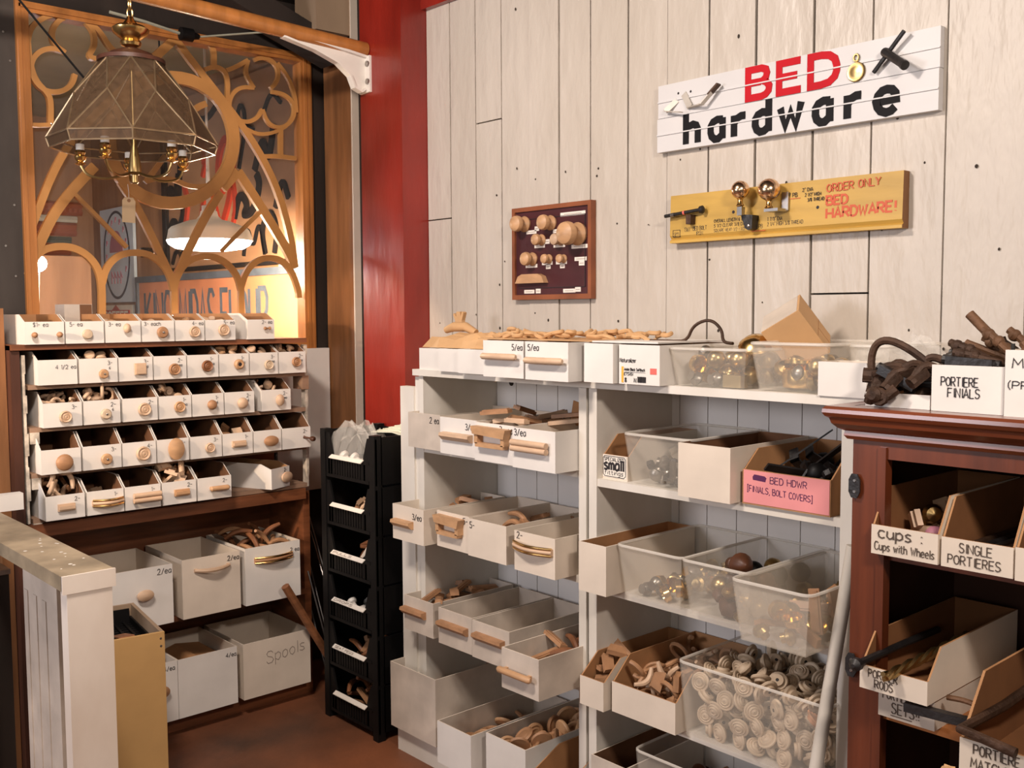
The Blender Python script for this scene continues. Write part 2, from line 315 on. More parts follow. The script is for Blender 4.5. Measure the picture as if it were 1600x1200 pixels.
TRACERY = [
 (0.0495, [(2.034,2.329),(2.032,2.37),(2.022,2.409),(2.006,2.445),(1.984,2.476),(1.957,2.504),(1.924,2.525),(1.888,2.541),(1.85,2.551),(1.809,2.554),(1.768,2.551),(1.727,2.542),(1.688,2.527),(1.651,2.507),(1.617,2.482),(1.586,2.453),(1.56,2.42),(1.539,2.385),(1.523,2.348),(1.513,2.311),(1.509,2.272),(1.511,2.235),(1.518,2.199),(1.532,2.165),(1.551,2.134),(1.575,2.107),(1.604,2.084),(1.637,2.066),(1.673,2.054),(1.712,2.047),(1.753,2.047),(1.794,2.053),(1.835,2.065),(1.875,2.083),(1.912,2.107),(1.946,2.136),(1.976,2.17),(2.0,2.207),(2.018,2.247),(2.029,2.288),(2.034,2.329)]),
 (0.018, [(1.355,2.58),(1.312,2.607),(1.309,2.654),(1.338,2.7),(1.382,2.722),(1.43,2.717),(1.466,2.675),(1.466,2.622),(1.436,2.576),(1.5,2.578)]),
 (0.018, [(1.222,2.592),(1.234,2.648),(1.267,2.686),(1.317,2.714),(1.364,2.724)]),
 (0.0195, [(1.441,2.711),(1.485,2.686),(1.525,2.625),(1.567,2.605),(1.622,2.61)]),
 (0.018, [(1.352,2.585),(1.309,2.59),(1.266,2.574),(1.233,2.533),(1.23,2.482),(1.254,2.442),(1.292,2.425),(1.343,2.436),(1.377,2.467),(1.389,2.506)]),
 (0.0195, [(1.224,2.596),(1.226,2.532),(1.244,2.462),(1.285,2.423),(1.297,2.397),(1.293,2.312)]),
 (0.015, [(1.203,2.308),(1.224,2.296),(1.292,2.306)]),
 (0.03, [(1.788,2.708),(1.853,2.632),(1.921,2.561),(1.998,2.478),(2.082,2.385),(2.169,2.267),(2.242,2.127),(2.297,1.939),(2.314,1.807)]),
 (0.033, [(1.788,2.708),(1.711,2.628),(1.636,2.562)]),
 (0.027, [(1.788,2.708),(1.587,2.497),(1.435,2.34),(1.346,2.225),(1.285,2.108),(1.237,1.986),(1.199,1.888)]),
 (0.039, [(2.05,2.201),(2.145,2.073),(2.228,1.953),(2.295,1.851),(2.314,1.798)]),
 (0.039, [(2.05,2.201),(1.979,2.124)]),
 (0.036, [(1.452,2.168),(1.359,2.065),(1.29,1.971),(1.24,1.868),(1.212,1.801)]),
 (0.015, [(1.366,2.062),(1.461,1.97),(1.566,1.862)]),
 (0.0135, [(2.161,2.044),(2.062,1.953),(1.968,1.861)]),
 (0.03, [(1.55,2.115),(1.611,2.025),(1.672,1.902),(1.722,1.792),(1.754,1.728)]),
 (0.0315, [(1.97,2.107),(1.896,1.995),(1.831,1.877),(1.781,1.777),(1.756,1.728)]),
 (0.027, [(1.191,1.745),(1.206,1.789),(1.243,1.839),(1.301,1.856),(1.359,1.854),(1.41,1.829),(1.447,1.785),(1.464,1.723),(1.46,1.599)]),
 (0.0255, [(1.464,1.715),(1.481,1.778),(1.525,1.826),(1.581,1.843),(1.646,1.841),(1.702,1.811),(1.738,1.76),(1.753,1.695)]),
 (0.0255, [(1.755,1.703),(1.776,1.769),(1.821,1.819),(1.882,1.839),(1.944,1.835),(1.998,1.807),(2.038,1.758),(2.052,1.698)]),
 (0.0255, [(2.053,1.707),(2.076,1.775),(2.124,1.824),(2.187,1.843),(2.255,1.832),(2.303,1.78),(2.332,1.701),(2.334,1.666)]),
 (0.027, [(1.756,1.736),(1.754,1.597)]),
 (0.0255, [(2.054,1.749),(2.051,1.596)]),
 (0.018, [(2.011,2.616),(2.057,2.639),(2.111,2.675)]),
 (0.0165, [(2.111,2.676),(2.095,2.616),(2.136,2.561)]),
 (0.0165, [(2.141,2.68),(2.16,2.69),(2.179,2.695),(2.199,2.696),(2.217,2.692),(2.233,2.684),(2.245,2.671),(2.253,2.656),(2.255,2.638),(2.252,2.619),(2.243,2.601),(2.231,2.585),(2.214,2.571)]),
 (0.0165, [(2.251,2.685),(2.304,2.631),(2.334,2.561),(2.34,2.484)]),
 (0.0165, [(2.219,2.558),(2.282,2.556),(2.326,2.526),(2.332,2.475),(2.299,2.425),(2.244,2.404),(2.196,2.422),(2.174,2.476)]),
 (0.0165, [(2.136,2.563),(2.073,2.557),(2.031,2.521),(2.016,2.468),(2.04,2.423),(2.097,2.41),(2.149,2.436),(2.174,2.476)]),
 (0.018, [(2.012,2.492),(2.018,2.6),(1.971,2.63),(1.913,2.605)]),
 (0.0225, [(1.938,2.714),(1.958,2.693),(1.956,2.628)]),
 (0.015, [(2.092,2.386),(2.152,2.366),(2.229,2.383),(2.289,2.419)]),
 (0.021, [(2.261,2.401),(2.258,2.302),(2.261,2.276)]),
 (0.018, [(2.178,2.277),(2.246,2.285),(2.335,2.283)]),
 (0.0255, [(1.834,2.412),(1.883,2.451),(1.918,2.468)]),
 (0.0195, [(1.655,2.127),(1.704,2.145),(1.771,2.145),(1.838,2.118),(1.935,2.133)]),
 (0.0195, [(1.65,2.123),(1.697,2.182),(1.736,2.237)]),
]

# ---------------------------------------------------------------- cartons, pulls, heaps
def carton_mb(w, d, h, fh=None, slope=None, t=.004, bs=.0):
    """open-topped box: front at y=0 facing -y; slots 0 outside, 1 inside, 2 rim"""
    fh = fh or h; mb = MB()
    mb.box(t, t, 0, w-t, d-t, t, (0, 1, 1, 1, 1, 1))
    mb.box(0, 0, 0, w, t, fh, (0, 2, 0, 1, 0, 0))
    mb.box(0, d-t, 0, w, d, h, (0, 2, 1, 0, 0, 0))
    s = slope if slope else 0
    poly = [(t, 0), (d-t, 0), (d-t, h), (t+s, h), (t, fh)] if s else [(t, 0), (d-t, 0), (d-t, h), (t, h)]
    if s and fh < h: poly = [(t, 0), (d-t, 0), (d-t, h), (t+s, h), (t+.003, fh), (t, fh)]
    for x0, x1, inn in ((0, t, 'hi'), (w-t, w, 'lo')):
        mb.prism(poly, FR((0, 0, 0), Y, Z, X), x0, x1, 2, 0 if inn == 'hi' else 1, 1 if inn == 'hi' else 0)
    return mb
BOXES = {}
def carton(name, label, cat, loc, w, d, h, fh=None, slope=None, rz=0, group=None, mats=('box_white', 'kraft_dark', 'box_white'), t=.004, key=None):
    o = carton_mb(w, d, h, fh, slope, t).build(name, mats, loc=loc, rz=rz); tag(o, label, cat, group)
    o2 = dict(o=o, w=w, d=d, h=h, fh=fh or h, t=t, loc=Vector(loc), rz=rz)
    if key: BOXES[key] = o2
    return o2
def mark(b, text, x, z, size=.02, th=.0016, ink='ink_brown', name='pen_mark', off=.0008, slope=0, width=None):
    x = max(.003, min(x, b['w'] - text_width(text, size) - .002))
    return pen(MB(), text, x, z, size, th, off=off, slope=slope, width=width).build(name, ink, b['o'])
# knobs and pulls fixed to a front; local -y is outwards; c = (x, z)
def pull(b, kind, x, z, r, wood='pale_wood'):
    mb = MB(); nm = 'knob'; A = -Y; c = (x, 0, z); par = b['o']; extra = None; sm = True
    if kind == 'ring':    # turned disc with a raised ring and a button
        mb.lathe([(r*.55,0),(r*.62,.004),(r,.010),(r,.015),(r*.86,.020),(r*.66,.017),(r*.6,.016),(r*.42,.019),(r*.38,.017),(r*.16,.018),(.001,.019)], c, A, 22)
    elif kind == 'round': mb.lathe([(r*.55,0),(r*.5,.006),(r*.8,.010),(r,.016),(r*.97,.021),(r*.75,.027),(r*.35,.030),(.001,.031)], c, A, 20)
    elif kind == 'screw': # round knob with a bright screw in the middle
        mb.lathe([(r*.6,0),(r*.6,.006),(r,.012),(r,.017),(r*.8,.022),(r*.35,.023),(.001,.021)], c, A, 20)
        extra = (MB().lathe([(r*.22,.021),(r*.2,.026),(.001,.027)], c, A, 10), 'screw_head', 'steel')
    elif kind == 'hole':
        mb.lathe([(r*.7,0),(r,.008),(r,.016),(r*.7,.022),(r*.38,.020)], c, A, 20, cap=False)
        mb.lathe([(r*.4,.0195),(.001,.0196)], c, A, 12, 1, cap=False)
    elif kind == 'disc':  mb.lathe([(r*.8,0),(r,.004),(r,.012),(r*.85,.016),(.001,.018)], c, A, 20)
    elif kind == 'oval':  mb.lathe([(r*.5,0),(r*.6,.008),(r,.014),(r*.97,.020),(r*.6,.026),(.001,.028)], c, A, 22, sx=1.0, sy=1.32)
    elif kind == 'wide':  mb.lathe([(r*.5,0),(r*.6,.008),(r,.014),(r*.97,.020),(r*.6,.026),(.001,.028)], c, A, 22, sx=1.5, sy=1)
    elif kind == 'square':
        for s_, y0, y1 in ((.5, 0, .006), (1, .006, .016), (.86, .016, .020)): mb.box(x-r*s_, -y1, z-r*s_, x+r*s_, -y0, z+r*s_)
        sm = False
    elif kind == 'peg':   # small knob on a stem pointing out
        mb.lathe([(r*.6,0),(r*.35,.006),(r*.35,.03),(r*.8,.035),(r,.045),(r*.8,.054),(.001,.058)], c, (.35, -1, -.1), 14)
    elif kind == 'bow':   # turned bow-tie toggle
        mb.lathe([(.003,-r*1.7),(r*.7,-r*1.5),(r*.75,-r*.9),(r*.38,-r*.3),(r*.38,r*.3),(r*.75,r*.9),(r*.7,r*1.5),(.003,r*1.7)], (x, -.016, z), X, 14)
        mb.lathe([(r*.35, 0), (r*.35, .014)], c, A, 10)
    else:
        nm = 'pull'; L = r
        if kind == 'bar':
            mb.tube([(x-L/2, -.018, z), (x-L*.46, -.020, z), (x+L*.46, -.020, z), (x+L/2, -.018, z)], [.007, .010, .010, .007], 12)
            for s_ in (-1, 1): mb.box(x+s_*L*.36-.006, -.018, z-.006, x+s_*L*.36+.006, 0, z+.006)
        elif kind == 'arch':   # bow-shaped handle
            P = [(x+L*(q-.5), -.006-.020*sin(pi*q), z-.004*sin(pi*q)) for q in [i/12 for i in range(13)]]
            mb.tube(P, [.006+.003*sin(pi*i/12) for i in range(13)], 8)
            for s_ in (-1, 1): mb.box(x+s_*L*.47-.006, -.008, z-.006, x+s_*L*.47+.006, 0, z+.006)
        elif kind == 'brassarch':  # wooden bow inlaid between two brass strips
            for q_, k in ((0, 0), (.010, 1), (-.010, 1)):
                P = [(x+L*(q-.5), -.006-.022*sin(pi*q), z+q_) for q in [i/12 for i in range(13)]]
                mb.tube(P, .0058 if k == 0 else .0042, 8, k)
            for s_ in (-1, 1): mb.box(x+s_*L*.47-.006, -.008, z-.010, x+s_*L*.47+.006, 0, z+.010)
        elif kind == 'cup':    # flared pull with a hand slot underneath
            mb.prism([(-L/2, .012), (-L*.44, -.012), (L*.44, -.018), (L/2, .010)], FR((x, 0, z+.012), X, Z, -Y), 0, .030)
            for s_ in (-1, 1): mb.box(x+s_*L*.38-.008, -.024, z-.030, x+s_*L*.38+.008, 0, z+.004)
            mb.box(x-L*.40, -.024, z-.040, x+L*.40, 0, z-.027); sm = False
        elif kind == 'lip':    # moulded wedge-shaped strip pull
            mb.prism([(0, -.012), (.010, -.012), (.024, .002), (.022, .012), (0, .014)], FR((x, 0, z), -Y, Z, X), -L/2, L/2)
        elif kind == 'double':
            for q_ in (-.009, .009): mb.tube([(x-L/2, -.014, z+q_), (x+L/2, -.014, z+q_)], .0095, 10)
            mb.box(x-L*.42, -.012, z-.012, x+L*.42, 0, z+.012)
        elif kind == 'flat':
            mb.box(x-L/2, -.012, z-.012, x+L/2, 0, z+.012); mb.box(x-L*.46, -.018, z-.006, x+L*.46, -.012, z+.006); sm = False
    mats = {'hole': (wood, 'ink_black'), 'brassarch': (wood, 'brass')}.get(kind, wood)
    o = mb.build(nm, mats, par, smooth=sm)
    if extra: extra[0].build(extra[1], extra[2], o, smooth=True)
    return o
# loose stock: one mesh per kind, shared by all copies.  (mesh, radius used for packing, height, flat)
PROTO = {}
def proto(key, mb, mats, r, smooth=True): PROTO[key] = (mb.mesh(key, mats, smooth), r)
def KN(r): return MB().lathe([(r*.55,-r*.55),(r*.5,-r*.2),(r*.55,-.05*r),(r*.9,.1*r),(r,.3*r),(r*.9,.55*r),(r*.55,.75*r),(.001,.8*r)], n=14)
proto('knob', KN(.019), 'pale_wood', .017); proto('knob_honey', KN(.022), 'honey_wood', .019); proto('knob_brown', KN(.02), 'tan_wood', .018)
def curl(r, th, a0, a1, n=10): return MB().tube([(r*cos(radians(a0+(a1-a0)*i/n)), r*sin(radians(a0+(a1-a0)*i/n)), 0) for i in range(n+1)], th, 7)
proto('ring_half', curl(.024, .006, 0, 200), 'pale_wood', .016); proto('ring_half_tan', curl(.030, .007, 0, 210), 'tan_wood', .020)
proto('ring', MB().tube([(.030*cos(2*pi*i/16), .030*sin(2*pi*i/16), 0) for i in range(16)], .006, 7, closed=True), 'tan_wood', .024)
def handle(L, r): return MB().tube([(L*(q-.5), 0, .018*sin(pi*q)) for q in [i/8 for i in range(9)]], [r*(.7+.4*sin(pi*i/8)) for i in range(9)], 8)
proto('handle', handle(.10, .009), 'tan_wood', .028); proto('handle_brown', handle(.11, .010), 'brown_wood', .030); proto('handle_small', handle(.07, .008), 'pale_wood', .022)
def flatbar(L, w, h): return MB().box(-L/2, -w/2, -h/2, L/2, w/2, h/2).box(-L*.45, -w*.3, h/2, L*.45, w*.3, h/2+.003)
proto('slat_pull', flatbar(.10, .022, .012), 'pale_wood', .026, False); proto('slat_brown', flatbar(.11, .026, .012), 'tan_wood', .028, False)
proto('chip', MB().box(-.024, -.018, -.006, .024, .018, .006).box(-.012, -.018, .006, .012, .018, .012), 'pale_wood', .02, False)
proto('offcut', MB().prism([(-.03, -.012), (.03, -.016), (.022, .014), (-.02, .018)], FR((0, 0, 0), X, Y, Z), -.008, .008), 'tan_wood', .022, False)
proto('disc', MB().lathe([(.032,-.006),(.036,-.002),(.036,.003),(.029,.007),(.024,.0045),(.018,.007),(.011,.0045),(.001,.006)], n=22), 'honey_wood', .022)
proto('disc_brown', MB().lathe([(.032,-.006),(.036,0),(.031,.006),(.021,.0035),(.015,.007),(.001,.007)], n=22), 'tan_wood', .022)
SP = [(.0045,-.011),(.016,-.011),(.017,-.009),(.017,-.004),(.024,-.003),(.0265,.001),(.0255,.004),(.022,.005),(.0205,.0035),(.017,.008),(.0145,.0065),(.010,.0105),(.008,.009),(.001,.0115)]
def spool():
    mb = MB().lathe(SP, n=18, cap=False); mb.lathe([(.001, -.0108), (.0046, -.0108)], n=10, k=1, cap=False); return mb
proto('spool', spool(), ('spool_wood', 'ink_black'), .0200); proto('spool_orange', spool(), ('spool_orange', 'ink_black'), .0175)
proto('brass_cap', MB().lathe([(.012,0),(.012,.010),(.020,.014),(.022,.022),(.016,.032),(.004,.036),(.001,.037)], (0,0,-.018), n=14), 'aged_brass', .02)
proto('brass_cup', MB().lathe([(.010,0),(.024,.004),(.026,.020),(.022,.022),(.020,.008),(.001,.006)], (0,0,-.01), n=14), 'brass', .022)
proto('brass_ball', MB().ball((0, 0, 0), .026), 'aged_brass', .026)
proto('pewter_knob', MB().lathe([(.014,0),(.010,.006),(.018,.014),(.020,.022),(.012,.030),(.001,.032)], (0,0,-.016), n=14), 'pewter', .018)
proto('iron_nut', MB().lathe([(.012,-.008),(.014,-.006),(.014,.006),(.012,.008)], n=6), 'black_iron', .013, False)
proto('iron_strap', MB().box(-.06, -.012, -.003, .06, .012, .003).box(.054, -.012, -.003, .06, .012, .035), 'black_iron', .03, False)
proto('iron_clip', MB().box(-.03, -.014, -.003, .03, .014, .003).box(-.03, -.014, 0, -.024, .014, .03), 'pewter', .022, False)
proto('wood_finial', MB().lathe([(.012,-.05),(.016,-.045),(.016,-.025),(.011,-.02),(.022,0),(.026,.015),(.018,.032),(.008,.042),(.001,.046)], n=14), 'walnut_wood', .03)
proto('black_ball', MB().ball((0, 0, 0), .028), 'black_plastic', .032)
proto('white_dowel', MB().lathe([(.013, -.05), (.016, -.04), (.010, -.03), (.010, .03), (.020, .036), (.022, .048), (.012, .056), (.001, .058)], n=14), 'white_paint', .024)
proto('scroll', MB().tube(chaikin([(-.05,0,0),(-.02,.018,.004),(.01,.004,.008),(.03,-.014,.006),(.055,-.002,.002),(.045,.014,.004)], 2), .0075, 7), 'kraft_light', .03)
def put(name, key, loc, rot, label, cat, group=None, scale=1):
    o = bpy.data.objects.new(name, PROTO[key][0]); COL.objects.link(o)
    o.location = loc; o.rotation_euler = rot
    if scale != 1: o.scale = (scale,)*3
    return tag(o, label, cat, group)
def heap(b, x0, x1, y0, y1, kinds, n, name, label, cat, group, z0=None, flat=.5, seed=1, zmax=None, mound=0, rscale=1.0, tries=16):
    """drops n pieces into the box, each coming to rest on the floor or on what already lies there"""
    rr = random.Random(seed); got = []; z0 = b['t']+.0005 if z0 is None else z0
    R = Matrix.Rotation(b['rz'], 3, 'Z'); out = []
    for i in range(n):
        key = kinds[i % len(kinds)]; r = PROTO[key][1]*rscale; best = None
        for _ in range(tries):
            px = rr.uniform(x0+r, x1-r) if x1-x0 > 2*r else (x0+x1)/2; py = rr.uniform(y0+r, y1-r) if y1-y0 > 2*r else (y0+y1)/2
            z = z0+r
            for qx, qy, qz, qr in got:
                dd = (px-qx)**2+(py-qy)**2; s_ = (r+qr)**2
                if dd < s_: z = max(z, qz+math.sqrt(s_-dd))
            if best is None or z < best[2]: best = (px, py, z)
        px, py, z = best
        if zmax and z+r*.5 > zmax: continue
        got.append((px, py, z, r))
        p = b['loc'] + R @ Vector((px, py, z))
        a = (rr.uniform(-flat, flat)*1.6, rr.uniform(-flat, flat)*1.6, rr.uniform(0, 6.28)) if flat < 1.5 else (rr.uniform(0, 6.28), rr.uniform(0, 6.28), rr.uniform(0, 6.28))
        out.append(put(name, key, p, a, label, cat, group))
    return out

# ---------------------------------------------------------------- the room shell
gaps = [-3.249,-3.103,-2.951,-2.805,-2.658,-2.507,-2.357,-2.192,-2.032,-1.873,-1.708,-1.523,-1.35,-1.154,-.956,-.775,-.62,-.46,-.31,-.15,.02,.18]
cut = {1: 1.965, 3: 2.305, 12: 1.644}
wb = MB(); wb.box(-3.3, 2.512, 0, .2, 2.56, 2.9, 1)
for i in range(len(gaps)-1):
    a, b_ = gaps[i], gaps[i+1]; g = random.Random(i*7+3); dy = g.uniform(0, .005); gp = g.choice([.0030, .0040, .0048, .0056])
    if i in (5, 9, 10, 11): gp = .0080
    zz = [(0, 2.9)] if (i+1 not in cut) else [(0, cut[i+1]-.0025), (cut[i+1]+.0025, 2.9)]
    for z0_, z1_ in zz: wb.box(a+gp/2, 2.487+dy, z0_, b_-gp/2, 2.512, z1_, 0)
hr = random.Random(5)
for i in range(46):   # old nail holes
    x_ = hr.uniform(-3.2, -.9); z_ = hr.choice([hr.uniform(1.5, 2.7), hr.uniform(1.5, 2.1)]); r_ = hr.uniform(.0022, .0048)
    wb.lathe([(r_, 0), (r_*.4, .0006)], (x_, 2.4868, z_), (0, -1, 0), 7, 1, sx=1, sy=hr.uniform(.8, 1.7))
wb.lathe([(.0125, 0), (.0124, .001)], (-2.742, 2.4866, 1.372), (0, -1, 0), 14, 1)
struct(wb.build('wall_back', ('wall_paint', 'wall_crack')))
struct(MB().box(-8.2, -1.6, -.05, .6, 3.2, 0).build('floor', 'floor_red'))
wl = MB()
wl.box(-4.06, -.2, 0, -4.0, 1.20, 2.95, 1); wl.box(-4.06, 1.20, 0, -4.0, 2.405, 1.44, 0)
wl.box(-4.06, 1.20, 2.742, -4.0, 2.405, 2.95, 0); wl.box(-4.06, 2.405, 0, -4.0, 2.62, 2.95, 0)
for q in [(1.14, 2.62), (1.09, 2.35), (1.155, 2.0), (1.12, 1.85), (1.15, 1.74), (1.16, 2.52), (1.07, 2.2)]:
    wl.lathe([(.004, 0), (.004, .002)], (-4.0, q[0], q[1]), X, 8, 2)
struct(wl.build('wall_left', ('dark_board', 'grey_board', 'steel')))
struct(MB().box(-3.535, 2.365, 0, -3.25, 2.512, 2.95).build('trim_1', 'red_paint'))
struct(MB().box(-3.25, 2.462, 2.785, .2, 2.4865, 2.95).build('trim_2', 'red_paint'))
struct(MB().box(-3.985, 2.47, 0, -3.762, 2.50, 2.72).build('trim_3', 'brown_ply'))
struct(MB().box(-3.762, 2.466, 0, -3.752, 2.50, 2.95).build('trim_4', 'box_cream'))
struct(MB().box(-3.755, 2.50, 0, -3.3, 2.56, 2.95).box(-4.06, 2.50, 0, -3.755, 2.56, 2.95).build('wall_corner', 'dark_board'))
ce = MB(); ce.box(-4.06, -.3, 2.95, .6, 2.6, 3.0)
struct(ce.build('ceiling', 'ceiling_dark'))
br = MB(); br.bar((-3.86, 1.7, 2.98), (-3.86, 2.44, 2.72), .1, .13, (1, 0, 0)); 
o = br.build('ceiling_brace', 'ceiling_dark'); struct(o); o.name = 'trim_5'
struct(MB().box(-3.93, 2.30, 2.79, -3.76, 2.47, 2.945).build('trim_6', 'ply_dull'))
# white panel and dark board filling the wall beside the bookcase
wp = MB().box(-3.998, 2.19, .80, -3.965, 2.462, 1.44).build('cream_board', 'box_white'); tag(wp, 'cream board standing upright between the wooden bookcase and the brown jamb', 'board')
# rooms beyond the tracery
struct(MB().box(-8.1, 2.75, 0, -4.07, 2.82, 3.0).build('wall_beyond', 'far_tan'))
struct(MB().box(-7.75, -.4, 0, -7.65, 2.75, 3.0).build('wall_far', 'far_tan'))
struct(MB().box(-8.1, -.4, 3.0, -4.07, 2.82, 3.06).build('ceiling_beyond', 'far_olive'))
struct(MB().box(-4.9, 2.735, 1.4, -4.08, 2.749, 3.0).build('trim_7', 'far_grey'))

# ---------------------------------------------------------------- wooden bookcase with its rows of small boxes (fronts face +x)
B0 = -3.665; BB = -3.955
bk = thing('bookcase', 'tall dark wooden bookcase holding rows of small white boxes', 'bookcase', (B0, 1.59, 0))
def bpart(name, m, boxes):
    mb = MB()
    for q in boxes: mb.box(q[0]-B0, q[1]-1.59, q[2], q[3]-B0, q[4]-1.59, q[5])
    return mb.build(name, m, bk)
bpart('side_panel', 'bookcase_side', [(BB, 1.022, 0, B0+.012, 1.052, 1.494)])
bpart('side_panel', 'bookcase_wood', [(BB, 2.136, 0, B0, 2.166, .86)])
bpart('back_panel', 'bookcase_wood', [(BB-.01, 1.022, 0, BB, 2.166, 1.494)])
bpart('shelf', 'bookcase_wood', [(BB, 1.022, 1.478, B0+.03, 2.150, 1.497)])
for z_ in (1.357, 1.21, 1.052):
    bpart('shelf', 'insert_shelf', [(BB, 1.075, z_-.016, B0+.012, 2.150, z_)])
bpart('shelf', 'insert_shelf', [(BB, 1.075, .878, B0+.012, 2.150, .895)])
bpart('shelf', 'bookcase_wood', [(BB, 1.052, .832, B0+.025, 2.136, .876)])
bpart('shelf', 'bookcase_wood', [(BB, 1.052, .428, B0+.01, 2.136, .450)])
bpart('shelf', 'bookcase_wood', [(BB, 1.052, .053, B0+.01, 2.136, .075)])
bpart('kick_board', 'bookcase_wood', [(B0-.02, 1.052, 0, B0, 2.136, .053)])
# chipped white edges of the pigeonhole unit
rr = random.Random(4)
for y_ in (1.058, 2.150):
    z_ = .88; ed = MB()
    while z_ < 1.46:
        h_ = rr.uniform(.03, .08); wd = rr.uniform(.007, .014)
        ed.box(-.02, y_-1.59, z_, .012+rr.uniform(0, .002), y_-1.59+wd, min(z_+h_, 1.472)); z_ += h_
    ed.build('edge_strip', 'chipped_white', bk)
for z_ in (1.21, 1.052, .895): bpart('block', 'chipped_white', [(B0-.06, 1.075, z_-.055, B0+.016, 1.105, z_-.016)])
bpart('block', 'insert_shelf', [(B0-.06, 2.135, 1.285, B0+.016, 2.165, 1.341)])
RZ = radians(90)
GRP = 'small white parts boxes in the wooden bookcase'
rowname = ['top', 'second', 'third', 'fourth', 'fifth']
ROWS = [
 (1.497, -3.62, .077, .102, [1.062,1.195,1.331,1.462,1.588,1.706,1.88], [.131,.133,.129,.124,.116,.125,.119]),
 (1.357, -3.62, .086, .114, [1.099,1.236,1.374,1.502,1.631,1.759,1.887,2.014], [.133,.136,.126,.127,.126,.126,.125,.124]),
 (1.21, -3.62, .084, .122, [1.11,1.246,1.383,1.517,1.646,1.777,1.933], [.133,.131,.131,.127,.129,.127,.133]),
 (1.052, -3.60, .084, .134, [1.092,1.231,1.37,1.497,1.625,1.755,1.885,2.011], [.135,.137,.125,.124,.128,.128,.123,.131]),
 (.895, -3.58, .084, .124, [1.095,1.233,1.366,1.503,1.640], [.133,.131,.133,.133,.138]),
]
# what is screwed to each front: (kind, x fraction, z fraction, size, wood, words)
FT = {
 (0,0): ('round', .2, .42, .010, 'tan_wood', 'two tiny tan knobs'), (0,1): ('disc', .53, .42, .017, 'spool_wood', 'a flat pale knob'),
 (0,2): ('oval', .55, .66, .013, 'pale_wood', 'a small oval knob set high'), (0,3): ('screw', .57, .44, .021, 'tan_wood', 'a brown knob with bright screw'),
 (0,4): ('ring', .6, .44, .021, 'pale_wood', 'a pale ringed knob'), (0,5): ('ring', .55, .5, .0225, 'pale_wood', 'a large ringed knob'), (0,6): ('bow', .65, .55, .009, 'tan_wood', 'a brown bow-tie toggle'),
 (1,0): (None, 0, 0, 0, '', 'a bare front and price only'), (1,1): ('screw', .58, .36, .017, 'honey_wood', 'a honey knob with bright screw'), (1,2): ('square', .58, .5, .0205, 'pale_wood', 'a square pale knob'),
 (1,3): ('ring', .58, .42, .022, 'tan_wood', 'a mid-brown ringed knob'), (1,4): ('ring', .58, .5, .022, 'brown_wood', 'a dark brown ringed knob'), (1,5): ('hole', .6, .52, .020, 'honey_wood', 'a knob with dark hole'),
 (1,6): ('ring', .6, .44, .019, 'spool_wood', 'a greyish ringed knob'), (1,7): ('ring', .58, .52, .020, 'tan_wood', 'a tan ringed knob'),
 (2,0): ('ring', .53, .42, .021, 'pale_wood', 'a pale ringed knob and curls inside'), (2,1): ('screw', .55, .42, .019, 'spool_wood', 'a washed-out knob with screw'), (2,2): ('ring', .57, .5, .024, 'pale_wood', 'a broad pale ringed knob'),
 (2,3): ('ring', .58, .5, .021, 'honey_wood', 'a honey ringed knob'), (2,4): ('round', .55, .5, .019, 'tan_wood', 'a plain round tan knob'), (2,5): ('round', .52, .48, .022, 'pale_wood', 'a plain round pale knob'), (2,6): ('oval', .55, .5, .018, 'pale_wood', 'an upright oval pale knob'),
 (3,0): ('round', .53, .46, .029, 'tan_wood', 'a big round tan knob'), (3,1): ('screw', .56, .42, .020, 'honey_wood', 'a knob with bright screw'), (3,2): ('ring', .56, .5, .026, 'pale_wood', 'a big pale ringed knob'),
 (3,3): ('oval', .53, .56, .031, 'honey_wood', 'a tall upright oval disc'), (3,4): ('ring', .56, .46, .019, 'pale_wood', 'a small ringed knob'), (3,5): ('flat', .5, .5, .056, 'pale_wood', 'a short flat bar pull'),
 (3,6): ('wide', .55, .5, .021, 'tan_wood', 'a sideways oval tan knob'), (3,7): ('peg', .75, .5, .011, 'walnut_wood', 'a dark peg knob'),
 (4,0): ('flat', .5, .5, .056, 'pale_wood', 'a short flat bar pull'), (4,1): ('brassarch', .54, .5, .105, 'pale_wood', 'a bow pull with brass strip'), (4,2): ('double', .57, .5, .10, 'pale_wood', 'a long double-rail pull'),
 (4,3): ('flat', .54, .5, .056, 'honey_wood', 'a stepped flat pull'), (4,4): ('bar', .57, .5, .072, 'honey_wood', 'a rounded bar pull'),
}
PR = {(0,0): ('$1- ea', .2, .78), (0,1): ('5- ea', .1, .78), (0,2): ('3- ea', .08, .76), (0,3): ('3- each', .06, .76), (0,4): ('4- ea', .62, .76), (0,5): ('5- ea', .7, .78), (0,6): ('2- ea', .52, .78), (1,0): ('4 1/2 ea', .55, .62)}
rr = random.Random(8)
